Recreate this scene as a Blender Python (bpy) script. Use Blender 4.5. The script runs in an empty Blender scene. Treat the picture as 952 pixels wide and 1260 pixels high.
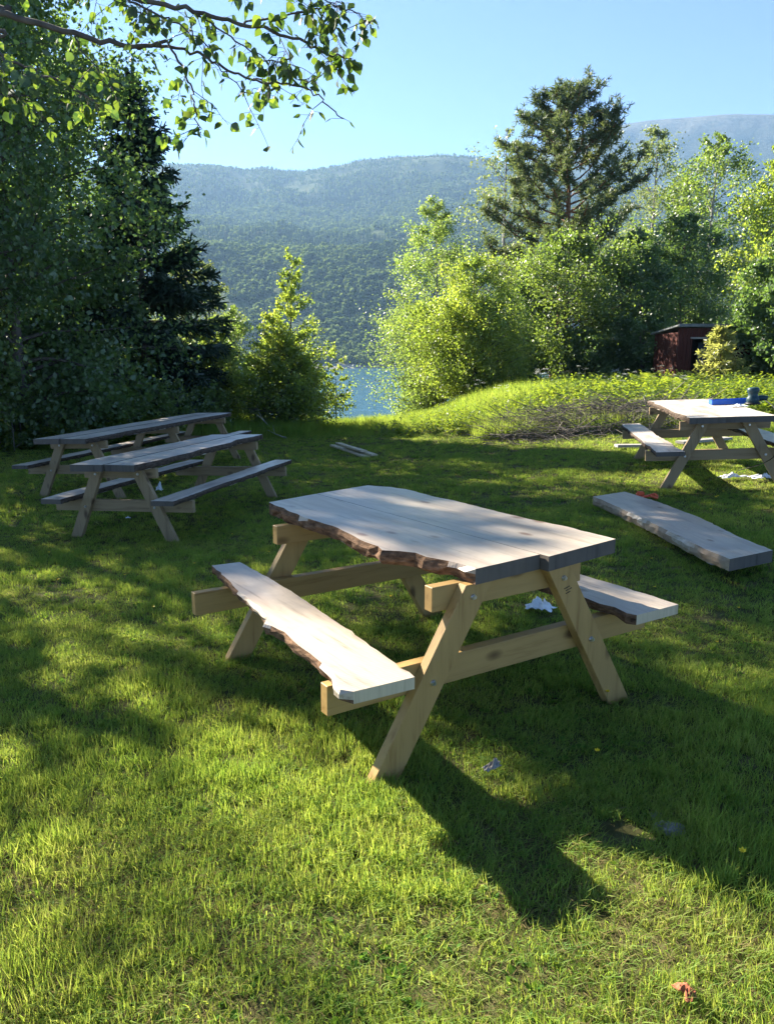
import bpy, bmesh, math, random
import numpy as np
from mathutils import Vector, Matrix

R = math.radians
SC = bpy.context.scene
COL = SC.collection
# ------------------------------------------------------------------ camera, sky, sun, exposure
FPX, PU, PV, HOR, CAMH = 937.0, 468.0, 623.5, 446.0, 1.55      # focal length, principal point and horizon row of the 952x1260 picture
PITCH = math.atan((PV - HOR) / FPX)
cam_d = bpy.data.cameras.new('camera'); cam = bpy.data.objects.new('camera', cam_d); COL.objects.link(cam)
cam.location = (0, 0, CAMH); cam.rotation_euler = (math.pi / 2 - PITCH, 0, 0)
cam_d.sensor_fit = 'VERTICAL'; cam_d.sensor_height = 36.0; cam_d.sensor_width = 36.0 * 952 / 1260
cam_d.lens = FPX / 1260 * 36.0
cam_d.shift_x = 8.0 / 1260; cam_d.shift_y = -6.5 / 1260
cam_d.clip_start = 0.05; cam_d.clip_end = 30000
SC.camera = cam

SUN_EL, SUN_AZ = R(29.6), R(-46.2)          # azimuth from +Y, negative = towards -X
world = bpy.data.worlds.new('World'); SC.world = world; world.use_nodes = True
wn = world.node_tree.nodes; wl = world.node_tree.links
sky = wn.new('ShaderNodeTexSky'); sky.sky_type = 'NISHITA'; sky.sun_disc = False
sky.sun_elevation = SUN_EL; sky.sun_rotation = SUN_AZ
sky.air_density = 1.0; sky.dust_density = 0.2; sky.ozone_density = 2.6; sky.altitude = 8000
wl.new(sky.outputs[0], wn['Background'].inputs[0]); wn['Background'].inputs[1].default_value = 0.05
sun_d = bpy.data.lights.new('sun', 'SUN'); sun = bpy.data.objects.new('sun', sun_d); COL.objects.link(sun)
sun_d.energy = 4.0; sun_d.angle = R(0.5); sun_d.color = (1.0, 0.92, 0.78)
SUN_DIR = Vector((math.sin(SUN_AZ) * math.cos(SUN_EL), math.cos(SUN_AZ) * math.cos(SUN_EL), math.sin(SUN_EL)))
sun.rotation_euler = SUN_DIR.to_track_quat('Z', 'Y').to_euler()
SC.view_settings.view_transform = 'Standard'; SC.view_settings.look = 'None'
SC.view_settings.exposure = 2.8; SC.view_settings.gamma = 1.0; SC.view_settings.use_curve_mapping = False
SC.render.engine = 'CYCLES'
cy = SC.cycles
cy.max_bounces = 9; cy.diffuse_bounces = 7; cy.glossy_bounces = 2; cy.transmission_bounces = 4; cy.volume_bounces = 0
cy.use_denoising = True; cy.use_adaptive_sampling = False
cy.sample_clamp_indirect = 8.0

# ------------------------------------------------------------------ helpers
_F = np.array([0, math.cos(PITCH), -math.sin(PITCH)]); _U = np.array([0, math.sin(PITCH), math.cos(PITCH)]); _O = np.array([0, 0, CAMH])
def ray(u, v):
    return _F + (u - PU) / FPX * np.array([1.0, 0, 0]) - (v - PV) / FPX * _U
def at_z(u, v, z):                       # the pixel's point at height z
    d = ray(u, v); return _O + d * ((z - CAMH) / d[2])
def at_y(u, v, y):                       # the pixel's point at distance y
    d = ray(u, v); return _O + d * (y / d[1])

def sstep(a, b, x):
    t = np.clip((np.asarray(x, float) - a) / (b - a), 0, 1); return t * t * (3 - 2 * t)
def vnoise(x, y, seed=0):
    x = np.asarray(x, float); y = np.asarray(y, float)
    xi = np.floor(x); yi = np.floor(y); fx = x - xi; fy = y - yi
    fx = fx * fx * (3 - 2 * fx); fy = fy * fy * (3 - 2 * fy)
    def h(a, b):
        s = np.sin(a * 127.1 + b * 311.7 + seed * 74.7) * 43758.5453; return s - np.floor(s)
    return (h(xi, yi) * (1 - fx) + h(xi + 1, yi) * fx) * (1 - fy) + (h(xi, yi + 1) * (1 - fx) + h(xi + 1, yi + 1) * fx) * fy
def fbm(x, y, seed=0, o=4):
    r = 0; a = 1; s = 0
    for k in range(o):
        r = r + a * (vnoise(x * 2 ** k, y * 2 ** k, seed + k * 13) - .5); s += a; a *= .5
    return r / s * 2

def ground(x, y):
    x = np.asarray(x, float); y = np.asarray(y, float)
    gx = np.where(x > 0, .07 * np.clip(x, 0, 4.2), -.11 * (1 - np.exp(np.minimum(x, 0) / 1.5)))
    z = sstep(3.5, 7, y) * gx
    z = z + .35 * sstep(13.6, 18.5, y) * sstep(.2, 4.6, x)
    ys = 18.9 + 14 * sstep(1.5, 6, x) + 4 * sstep(-5, -9, x)
    z = z - 4.6 * sstep(ys, ys + 26, y)
    z = z + .018 * fbm(x * .9, y * .9, 3) * sstep(1, 4, np.abs(x) + np.abs(y - 3))
    return z
def gz(x, y): return float(ground(x, y))
_TS = np.geomspace(.5, 400, 3300)
def at_ground(u, v):
    P = _O + ray(u, v)[None] * _TS[:, None]; k = np.nonzero(P[:, 2] <= ground(P[:, 0], P[:, 1]))[0]
    return P[k[0] if len(k) else -1]

def new_obj(name, data, parent=None, mats=()):
    o = bpy.data.objects.new(name, data); COL.objects.link(o)
    for m in mats:
        data.materials.append(m)
    if parent is not None: o.parent = parent
    return o
def tag(o, label, cat=None, group=None, kind=None):
    if label: o['label'] = label
    if cat: o['category'] = cat
    if group: o['group'] = group
    if kind: o['kind'] = kind
    return o
def empty(name, loc, rot=(0, 0, 0)):
    o = bpy.data.objects.new(name, None); COL.objects.link(o); o.location = loc; o.rotation_euler = rot
    o.empty_display_size = .1
    return o
def mesh_np(name, V, quads=None, tris=None, attr=None, smooth=False, midx=None):
    me = bpy.data.meshes.new(name)
    V = np.ascontiguousarray(V, np.float32).reshape(-1, 3)
    nq = 0 if quads is None else len(quads); nt = 0 if tris is None else len(tris)
    me.vertices.add(len(V)); me.vertices.foreach_set('co', V.ravel())
    loops = []; starts = []
    if nq: loops.append(np.asarray(quads, np.int32).ravel()); starts.append(np.arange(nq) * 4)
    if nt: loops.append(np.asarray(tris, np.int32).ravel()); starts.append(nq * 4 + np.arange(nt) * 3)
    L = np.concatenate(loops); S = np.concatenate(starts).astype(np.int32)
    me.loops.add(len(L)); me.loops.foreach_set('vertex_index', L)
    me.polygons.add(nq + nt); me.polygons.foreach_set('loop_start', S)
    if midx is not None: me.polygons.foreach_set('material_index', np.asarray(midx, np.int32))
    if smooth: me.polygons.foreach_set('use_smooth', np.ones(nq + nt, bool))
    me.update(calc_edges=True)
    if attr is not None:
        a = me.attributes.new('rnd', 'FLOAT', 'FACE'); a.data.foreach_set('value', np.ascontiguousarray(attr, np.float32))
    return me
def rand_rot(rng, n):
    q = rng.normal(size=(n, 4)); q /= np.linalg.norm(q, axis=1, keepdims=True)
    w, x, y, z = q.T
    return np.stack([np.stack([1 - 2 * (y * y + z * z), 2 * (x * y - z * w), 2 * (x * z + y * w)], 1),
                     np.stack([2 * (x * y + z * w), 1 - 2 * (x * x + z * z), 2 * (y * z - x * w)], 1),
                     np.stack([2 * (x * z - y * w), 2 * (y * z + x * w), 1 - 2 * (x * x + y * y)], 1)], 1)

class Tubes:                                   # collects tapered tubes
    def __init__(s): s.V = []; s.Q = []; s.n = 0
    def add(s, P, rad, k=5):
        P = np.asarray(P, float); n = len(P); rad = np.broadcast_to(np.asarray(rad, float), (n,))
        T = np.gradient(P, axis=0); T /= np.linalg.norm(T, axis=1, keepdims=True) + 1e-9
        ref = np.array([1.0, 0, 0]) if abs(T[0, 0]) < .8 else np.array([0, 1.0, 0])
        A = np.cross(T, ref); A /= np.linalg.norm(A, axis=1, keepdims=True) + 1e-9
        B = np.cross(T, A)
        th = np.arange(k) * 2 * math.pi / k
        ring = P[:, None] + rad[:, None, None] * (np.cos(th)[None, :, None] * A[:, None] + np.sin(th)[None, :, None] * B[:, None])
        s.V.append(ring.reshape(-1, 3))
        i = np.arange(n - 1)[:, None] * k; j = np.arange(k)[None]; j2 = (j + 1) % k
        s.Q.append(s.n + np.stack([i + j, i + j2, i + k + j2, i + k + j], -1).reshape(-1, 4))
        s.n += n * k
    def mesh(s, name, smooth=True): return mesh_np(name, np.concatenate(s.V), np.concatenate(s.Q), smooth=smooth)

# ------------------------------------------------------------------ materials
def mat(name):
    m = bpy.data.materials.new(name); m.use_nodes = True; nt = m.node_tree
    for n in list(nt.nodes):
        if n.type != 'OUTPUT_MATERIAL': nt.nodes.remove(n)
    return m, nt.nodes, nt.links, nt.nodes['Material Output']
def N(nodes, t, **kw):
    n = nodes.new(t)
    for k, v in kw.items():
        if k in n.inputs.keys(): n.inputs[k].default_value = v
        else: setattr(n, k, v)
    return n
def ramp(nodes, links, fac, stops):
    r = nodes.new('ShaderNodeValToRGB'); e = r.color_ramp.elements
    while len(e) < len(stops): e.new(.5)
    for el, (p, c) in zip(e, stops): el.position = p; el.color = (*c, 1)
    links.new(fac, r.inputs[0]); return r.outputs[0]
def noise(nodes, links, scale, detail=4, rough=.55, vec=None, dist=0):
    n = nodes.new('ShaderNodeTexNoise'); n.inputs['Scale'].default_value = scale; n.inputs['Detail'].default_value = detail
    n.inputs['Roughness'].default_value = rough; n.inputs['Distortion'].default_value = dist
    if vec is not None: links.new(vec, n.inputs['Vector'])
    return n.outputs['Fac']
def mixc(nodes, links, fac, a, b, mode='MIX'):
    m = nodes.new('ShaderNodeMix'); m.data_type = 'RGBA'; m.blend_type = mode
    for s, v in ((m.inputs[0], fac), (m.inputs[6], a), (m.inputs[7], b)):
        if isinstance(v, (int, float)): s.default_value = v
        elif isinstance(v, tuple): s.default_value = (*v, 1)
        else: links.new(v, s)
    return m.outputs[2]
def bump(nodes, links, h, strength=.3, dist=.01):
    b = nodes.new('ShaderNodeBump'); b.inputs['Strength'].default_value = strength; b.inputs['Distance'].default_value = dist
    links.new(h, b.inputs['Height']); return b.outputs[0]

def leaf_mat(name, cols, tcols, trans=.5, gloss=.06, grough=.45, attr=True):
    m, n, l, out = mat(name)
    if attr:
        a = n.new('ShaderNodeAttribute'); a.attribute_name = 'rnd'; f = a.outputs['Fac']
    else:
        a = n.new('ShaderNodeObjectInfo'); f = a.outputs['Random']
    c = ramp(n, l, f, [(i / (len(cols) - 1), x) for i, x in enumerate(cols)])
    t = ramp(n, l, f, [(i / (len(tcols) - 1), x) for i, x in enumerate(tcols)])
    d = n.new('ShaderNodeBsdfDiffuse'); tr = n.new('ShaderNodeBsdfTranslucent'); g = n.new('ShaderNodeBsdfGlossy')
    g.inputs['Roughness'].default_value = grough
    l.new(c, d.inputs[0]); l.new(t, tr.inputs[0])
    m1 = n.new('ShaderNodeMixShader'); m1.inputs[0].default_value = trans
    l.new(d.outputs[0], m1.inputs[1]); l.new(tr.outputs[0], m1.inputs[2])
    m2 = n.new('ShaderNodeMixShader'); m2.inputs[0].default_value = gloss
    l.new(m1.outputs[0], m2.inputs[1]); l.new(g.outputs[0], m2.inputs[2]); l.new(m2.outputs[0], out.inputs[0])
    return m
def simple_mat(name, c1, c2, scale=20, rough=.7, bumps=.2, bdist=.004, coord='Object', stretch=None, spec=.3):
    m, n, l, out = mat(name)
    tc = n.new('ShaderNodeTexCoord'); v = tc.outputs[coord]
    if stretch:
        mp = n.new('ShaderNodeMapping'); mp.inputs['Scale'].default_value = stretch; l.new(v, mp.inputs[0]); v = mp.outputs[0]
    f = noise(n, l, scale, 6, .6, v)
    b = N(n, 'ShaderNodeBsdfPrincipled', Roughness=rough); b.inputs['Specular IOR Level'].default_value = spec
    l.new(ramp(n, l, f, [(.3, c1), (.7, c2)]), b.inputs['Base Color'])
    l.new(bump(n, l, f, bumps, bdist), b.inputs['Normal']); l.new(b.outputs[0], out.inputs[0])
    return m

def wood_mat(name, c_dark, c_light, axis, rough=.5, grain=26.0, knots=0.0, knot_col=(.10, .05, .02), spec=.35, blotch=None, seed=0.0, saw=0.0, heart=None):
    """axis: index of the local axis along the grain"""
    m, n, l, out = mat(name)
    tc = n.new('ShaderNodeTexCoord'); oi = n.new('ShaderNodeObjectInfo')
    off = n.new('ShaderNodeVectorMath'); off.operation = 'MULTIPLY_ADD'
    cmb = n.new('ShaderNodeCombineXYZ')
    for k in range(3): l.new(oi.outputs['Random'], cmb.inputs[k])
    off.inputs[1].default_value = (17.3 + seed, 9.1, 23.7); l.new(cmb.outputs[0], off.inputs[0]); l.new(tc.outputs['Object'], off.inputs[2])
    mp = n.new('ShaderNodeMapping'); s = [1.0, 1.0, 1.0]; s[axis] = .07; mp.inputs['Scale'].default_value = s
    l.new(off.outputs[0], mp.inputs[0]); v = mp.outputs[0]
    f1 = noise(n, l, grain, 5, .6, v, .4); f2 = noise(n, l, grain * 4.5, 3, .7, v)
    ad = n.new('ShaderNodeMath'); ad.operation = 'MULTIPLY_ADD'; ad.inputs[1].default_value = .35; l.new(f2, ad.inputs[0]); l.new(f1, ad.inputs[2])
    c = ramp(n, l, ad.outputs[0], [(.42, c_dark), (.62, c_light), (.85, tuple(x * 1.12 for x in c_light))])
    if blotch:
        fb = noise(n, l, 2.6, 5, .6, off.outputs[0], .6)
        r = n.new('ShaderNodeMapRange'); r.inputs[1].default_value = .45; r.inputs[2].default_value = .68; l.new(fb, r.inputs[0])
        c = mixc(n, l, r.outputs[0], c, blotch)
    if heart:
        mh = n.new('ShaderNodeMapping'); sh = [1.0, 1.0, 1.0]; sh[axis] = .16; mh.inputs['Scale'].default_value = sh; l.new(off.outputs[0], mh.inputs[0])
        fh = noise(n, l, 5.5, 4, .55, mh.outputs[0], .8)
        r = n.new('ShaderNodeMapRange'); r.inputs[1].default_value = .48; r.inputs[2].default_value = .70; r.inputs[4].default_value = .75; l.new(fh, r.inputs[0])
        c = mixc(n, l, r.outputs[0], c, heart)
        ms = n.new('ShaderNodeMapping'); sh = [1.0, 1.0, 1.0]; sh[axis] = .03; ms.inputs['Scale'].default_value = sh; l.new(off.outputs[0], ms.inputs[0])
        fs = noise(n, l, 48, 2, .5, ms.outputs[0], .3)
        r = n.new('ShaderNodeMapRange'); r.inputs[1].default_value = .66; r.inputs[2].default_value = .74; r.inputs[4].default_value = .6; l.new(fs, r.inputs[0])
        c = mixc(n, l, r.outputs[0], c, tuple(x * .45 for x in heart))
        fp = noise(n, l, 19, 6, .75, off.outputs[0], .5)
        r = n.new('ShaderNodeMapRange'); r.inputs[1].default_value = .60; r.inputs[2].default_value = .72; r.inputs[4].default_value = .4; l.new(fp, r.inputs[0])
        c = mixc(n, l, r.outputs[0], c, tuple(x * .6 for x in heart))
    if knots > 0:
        mk = n.new('ShaderNodeMapping'); s = [6.5, 6.5, 6.5]; s[axis] = 3.2; mk.inputs['Scale'].default_value = s; l.new(off.outputs[0], mk.inputs[0])
        vo = n.new('ShaderNodeTexVoronoi'); vo.inputs['Scale'].default_value = 1.0; l.new(mk.outputs[0], vo.inputs['Vector'])
        r = n.new('ShaderNodeMapRange'); r.inputs[1].default_value = knots; r.inputs[2].default_value = knots * .45
        r.inputs[3].default_value = 0; r.inputs[4].default_value = .85; l.new(vo.outputs['Distance'], r.inputs[0])
        c = mixc(n, l, r.outputs[0], c, knot_col)
    b = N(n, 'ShaderNodeBsdfPrincipled', Roughness=rough); b.inputs['Specular IOR Level'].default_value = spec
    l.new(c, b.inputs['Base Color'])
    h = ad.outputs[0]
    if saw > 0:
        w = n.new('ShaderNodeTexWave'); w.bands_direction = 'XYZ'[axis]; w.inputs['Scale'].default_value = 22; w.inputs['Distortion'].default_value = 1.5
        w.inputs['Detail'].default_value = 2; l.new(off.outputs[0], w.inputs['Vector'])
        ma = n.new('ShaderNodeMath'); ma.operation = 'MULTIPLY_ADD'; ma.inputs[1].default_value = saw; l.new(w.outputs['Fac'], ma.inputs[0]); l.new(h, ma.inputs[2]); h = ma.outputs[0]
    l.new(bump(n, l, h, .35, .002), b.inputs['Normal']); l.new(b.outputs[0], out.inputs[0])
    return m

M = {}
M['slab'] = wood_mat('sawn_slab_wood', (.25, .19, .135), (.45, .375, .29), 1, .36, 30, .17, (.17, .09, .05), .5, (.36, .30, .25), 0, .5, (.32, .235, .165))
M['slab_grey'] = wood_mat('weathered_slab_wood', (.44, .365, .29), (.62, .54, .45), 1, .33, 30, .10, (.18, .12, .085), .65, (.44, .41, .38), 3, .5, (.27, .20, .15))
M['end'] = wood_mat('slab_end_grain', (.045, .040, .034), (.10, .088, .074), 2, .8, 24, 0, spec=.15, blotch=(.14, .115, .09))
M['end_pale'] = wood_mat('pale_end_grain', (.36, .29, .19), (.50, .42, .28), 2, .75, 30, 0, spec=.2)
M['timber_u'] = wood_mat('treated_timber', (.245, .134, .038), (.375, .232, .078), 2, .55, 22, .20, (.085, .042, .015), .3)
M['timber_x'] = wood_mat('treated_timber_beam', (.245, .134, .038), (.375, .232, .078), 0, .55, 22, .20, (.085, .042, .015), .3)
M['timber_old_u'] = wood_mat('grey_timber', (.16, .105, .050), (.27, .19, .10), 2, .6, 22, .19, (.07, .04, .02), .3)
M['timber_old_x'] = wood_mat('grey_timber_beam', (.16, .105, .050), (.27, .19, .10), 0, .6, 22, .19, (.07, .04, .02), .3)
M['bark'] = simple_mat('bark_edge', (.045, .026, .016), (.24, .14, .08), 34, .9, 1.0, .012, spec=.1, stretch=(1, .5, 1.6))
M['bark_dull'] = simple_mat('dull_bark_edge', (.035, .026, .020), (.13, .095, .07), 34, .9, 1.0, .012, spec=.1, stretch=(1, .5, 1.6))
M['bark_trunk'] = simple_mat('grey_brown_bark', (.05, .042, .035), (.15, .13, .11), 9, .9, .8, .02, spec=.1, stretch=(1, 1, .25))
M['bark_birch'] = simple_mat('birch_bark', (.10, .09, .08), (.42, .40, .36), 5, .8, .3, .01, spec=.15, stretch=(.6, .6, 2.5))
M['bark_pine'] = simple_mat('pine_bark', (.09, .045, .025), (.26, .14, .08), 8, .9, .8, .02, spec=.1, stretch=(1, 1, .3))
M['twig'] = simple_mat('dry_twig', (.075, .065, .056), (.20, .18, .155), 14, .9, .2, spec=.1)
M['twig_pale'] = simple_mat('pale_dead_wood', (.28, .25, .21), (.46, .42, .36), 14, .85, .2, spec=.1)
M['steel'] = simple_mat('galvanised_bolt', (.45, .45, .45), (.60, .60, .60), 40, .35, .05, spec=.5)
M['steel'].node_tree.nodes['Principled BSDF'].inputs['Metallic'].default_value = 1
M['ink'] = simple_mat('stamp_ink', (.03, .025, .02), (.05, .04, .03), 40, .8, .05)
M['birch'] = leaf_mat('birch_leaves', [(.07, .115, .022), (.105, .155, .030), (.14, .185, .035)], [(.25, .38, .04), (.38, .50, .05), (.52, .60, .07)], .55, .05)
M['willow'] = leaf_mat('willow_leaves', [(.07, .115, .03), (.105, .155, .040), (.14, .185, .05)], [(.22, .34, .05), (.32, .45, .065), (.43, .53, .085)], .52, .06)
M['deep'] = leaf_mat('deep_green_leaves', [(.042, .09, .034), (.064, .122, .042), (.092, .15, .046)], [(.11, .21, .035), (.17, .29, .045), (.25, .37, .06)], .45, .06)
M['rowan'] = leaf_mat('rowan_leaves', [(.042, .092, .028), (.07, .125, .034), (.10, .15, .038)], [(.16, .27, .03), (.25, .36, .04), (.34, .44, .055)], .48, .06)
M['aspen'] = leaf_mat('pale_aspen_leaves', [(.07, .11, .04), (.10, .14, .05), (.13, .16, .06)], [(.18, .25, .06), (.25, .31, .08), (.31, .36, .10)], .5, .05)
M['spruce'] = leaf_mat('spruce_needles', [(.020, .042, .028), (.030, .058, .036), (.046, .075, .042)], [(.012, .03, .012), (.02, .045, .015), (.03, .06, .02)], .22, .04)
M['pine'] = leaf_mat('pine_needles', [(.045, .075, .036), (.066, .10, .042), (.10, .125, .048)], [(.10, .15, .04), (.15, .20, .05), (.22, .25, .06)], .4, .05)
M['sapling'] = leaf_mat('young_spruce_needles', [(.09, .12, .04), (.13, .155, .05), (.17, .185, .06)], [(.34, .38, .08), (.46, .48, .10), (.55, .55, .14)], .5, .05)
M['herb'] = leaf_mat('herb_leaves', [(.06, .115, .02), (.10, .16, .025), (.15, .19, .035)], [(.22, .34, .025), (.36, .47, .03), (.48, .54, .05)], .5, .05)
M['nearleaf'] = leaf_mat('near_birch_leaf', [(.03, .07, .018), (.045, .085, .02), (.07, .11, .025)], [(.05, .11, .012), (.09, .17, .018), (.27, .36, .03)], .45, .05, .5, attr=False)
M['nearleaf_mass'] = leaf_mat('near_birch_leaf_mass', [(.03, .07, .018), (.045, .085, .02), (.07, .11, .025)], [(.05, .11, .012), (.09, .17, .018), (.27, .36, .03)], .45, .05, .5)
M['white_petal'] = leaf_mat('white_umbel', [(.6, .6, .55), (.75, .75, .7)], [(.5, .5, .45), (.6, .6, .55)], .3, .02)
M['yellow_petal'] = simple_mat('yellow_petal', (.75, .50, .01), (.85, .62, .02), 50, .5, .05)
M['stem'] = simple_mat('green_stem', (.06, .11, .02), (.09, .15, .03), 50, .6, .05)
M['rock'] = simple_mat('grey_stone', (.14, .13, .12), (.32, .30, .27), 12, .9, .6, .01)
M['plastic_white'] = simple_mat('crumpled_white_plastic', (.62, .66, .68), (.78, .80, .80), 20, .35, .3)
M['red_plastic'] = simple_mat('orange_red_plastic', (.60, .08, .03), (.70, .12, .04), 20, .4, .05)
M['blue'] = simple_mat('blue_plastic', (.015, .09, .42), (.02, .12, .50), 20, .4, .05)
M['teal'] = simple_mat('dark_teal_plastic', (.012, .035, .045), (.02, .055, .065), 20, .4, .05)
M['black'] = simple_mat('black_rubber_and_shed_shade', (.01, .01, .01), (.02, .02, .02), 20, .5, .05)
M['redwood'] = simple_mat('faded_red_paint', (.050, .016, .013), (.095, .030, .022), 7, .85, .4, .004, stretch=(6, 6, .6), spec=.15)
M['roof_felt'] = simple_mat('grey_roof_felt', (.10, .11, .11), (.19, .20, .20), 10, .9, .3, spec=.15)
M['door_blue'] = simple_mat('faded_blue_grey_door', (.03, .045, .055), (.055, .075, .09), 8, .8, .2)
M['greywood'] = simple_mat('bare_grey_board', (.24, .22, .20), (.36, .34, .31), 9, .85, .3, stretch=(1, 1, 4))
M['dryleaf'] = simple_mat('dry_red_brown_leaf', (.22, .06, .03), (.34, .12, .06), 40, .8, .2)

def grass_mat(name, cols, tcols, trans=.5, gloss=.012):
    m, n, l, out = mat(name)
    oi = n.new('ShaderNodeObjectInfo'); a = n.new('ShaderNodeAttribute'); a.attribute_name = 'rnd'
    geo = n.new('ShaderNodeNewGeometry')
    pn = noise(n, l, 1.7, 6, .72, geo.outputs['Position'])
    s = n.new('ShaderNodeMath'); s.operation = 'MULTIPLY_ADD'; s.inputs[1].default_value = .45; l.new(a.outputs['Fac'], s.inputs[0])
    s2 = n.new('ShaderNodeMath'); s2.operation = 'MULTIPLY_ADD'; s2.inputs[1].default_value = 1.3; s2.inputs[2].default_value = -.38; l.new(pn, s2.inputs[0])
    l.new(s2.outputs[0], s.inputs[2])
    c = ramp(n, l, s.outputs[0], [(i / (len(cols) - 1), x) for i, x in enumerate(cols)])
    t = ramp(n, l, s.outputs[0], [(i / (len(cols) - 1), x) for i, x in enumerate(tcols)])
    d = n.new('ShaderNodeBsdfDiffuse'); tr = n.new('ShaderNodeBsdfTranslucent'); g = n.new('ShaderNodeBsdfGlossy'); g.inputs['Roughness'].default_value = .6
    l.new(c, d.inputs[0]); l.new(t, tr.inputs[0])
    m1 = n.new('ShaderNodeMixShader'); m1.inputs[0].default_value = trans; l.new(d.outputs[0], m1.inputs[1]); l.new(tr.outputs[0], m1.inputs[2])
    m2 = n.new('ShaderNodeMixShader'); m2.inputs[0].default_value = gloss; l.new(m1.outputs[0], m2.inputs[1]); l.new(g.outputs[0], m2.inputs[2])
    l.new(m2.outputs[0], out.inputs[0]); return m
M['grass'] = grass_mat('grass_blades', [(.085, .19, .036), (.135, .25, .044), (.215, .29, .05), (.29, .31, .08)],
                       [(.20, .34, .035), (.33, .46, .05), (.49, .56, .08), (.59, .56, .17)], .5)
M['weed'] = grass_mat('lawn_weed_leaves', [(.05, .13, .03), (.08, .17, .035), (.12, .2, .04)], [(.12, .26, .02), (.2, .35, .03), (.3, .42, .04)], .45, 0.0)
M['straw'] = grass_mat('dry_straw_blades', [(.15, .12, .045), (.21, .17, .075), (.26, .21, .11)], [(.18, .15, .05), (.23, .19, .08), (.26, .21, .10)], .35, 0.0)

# ------------------------------------------------------------------ ground, lake, hills, sky haze
def soil_mat():
    m, n, l, out = mat('lawn_soil')
    geo = n.new('ShaderNodeNewGeometry')
    f = noise(n, l, 7, 6, .65, geo.outputs['Position']); f2 = noise(n, l, .8, 4, .6, geo.outputs['Position'])
    c = ramp(n, l, f, [(.3, (.035, .030, .014)), (.5, (.075, .065, .030)), (.72, (.17, .135, .075))])
    h2 = n.new('ShaderNodeMath'); h2.operation = 'MULTIPLY'; h2.inputs[1].default_value = .55; l.new(f2, h2.inputs[0]); c = mixc(n, l, h2.outputs[0], c, (.06, .085, .02))
    b = N(n, 'ShaderNodeBsdfPrincipled', Roughness=.95); b.inputs['Specular IOR Level'].default_value = .05
    l.new(c, b.inputs['Base Color']); l.new(bump(n, l, f, .8, .03), b.inputs['Normal']); l.new(b.outputs[0], out.inputs[0]); return m
M['soil'] = soil_mat()
def grid_mesh(name, xs, ys, fn, smooth=True):
    X, Y = np.meshgrid(xs, ys); Z = fn(X, Y)
    nx, ny = len(xs), len(ys)
    i = np.arange(ny - 1)[:, None] * nx + np.arange(nx - 1)[None]
    return mesh_np(name, np.stack([X, Y, Z], -1), np.stack([i, i + 1, i + nx + 1, i + nx], -1).reshape(-1, 4), smooth=smooth)
xs = np.unique(np.concatenate([np.linspace(-70, -12, 40), np.linspace(-12, 14, 175), np.linspace(14, 70, 40)]))
ys = np.unique(np.concatenate([np.linspace(-25, 0, 20), np.linspace(0, 24, 170), np.linspace(24, 60, 60), np.linspace(60, 75, 6)]))
tag(new_obj('lawn_ground', grid_mesh('lawn_ground', xs, ys, ground), mats=[M['soil']]), 'grassy lawn ground sloping down to the lake', kind='structure')

def water_mat():
    m, n, l, out = mat('lake_water')
    geo = n.new('ShaderNodeNewGeometry'); mp = n.new('ShaderNodeMapping'); mp.inputs['Scale'].default_value = (1, 1.0, 1); l.new(geo.outputs['Position'], mp.inputs[0])
    f1 = noise(n, l, .55, 4, .6, mp.outputs[0]); f2 = noise(n, l, .06, 3, .5, mp.outputs[0])
    ad = n.new('ShaderNodeMath'); ad.operation = 'MULTIPLY_ADD'; ad.inputs[1].default_value = 1.5; l.new(f2, ad.inputs[0]); l.new(f1, ad.inputs[2])
    b = N(n, 'ShaderNodeBsdfPrincipled', Roughness=.12, IOR=1.33); b.inputs['Base Color'].default_value = (.045, .13, .20, 1)
    l.new(bump(n, l, ad.outputs[0], .8, .35), b.inputs['Normal']); l.new(b.outputs[0], out.inputs[0]); return m
LAKE_Z = -2.95
tag(new_obj('lake_water', mesh_np('lake_water', [(-2600, 24, LAKE_Z), (2600, 24, LAKE_Z), (2600, 1500, LAKE_Z), (-2600, 1500, LAKE_Z)], [(0, 1, 2, 3)]), mats=[water_mat()]),
    'rippled blue green lake water beyond the lawn', kind='structure')

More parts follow.
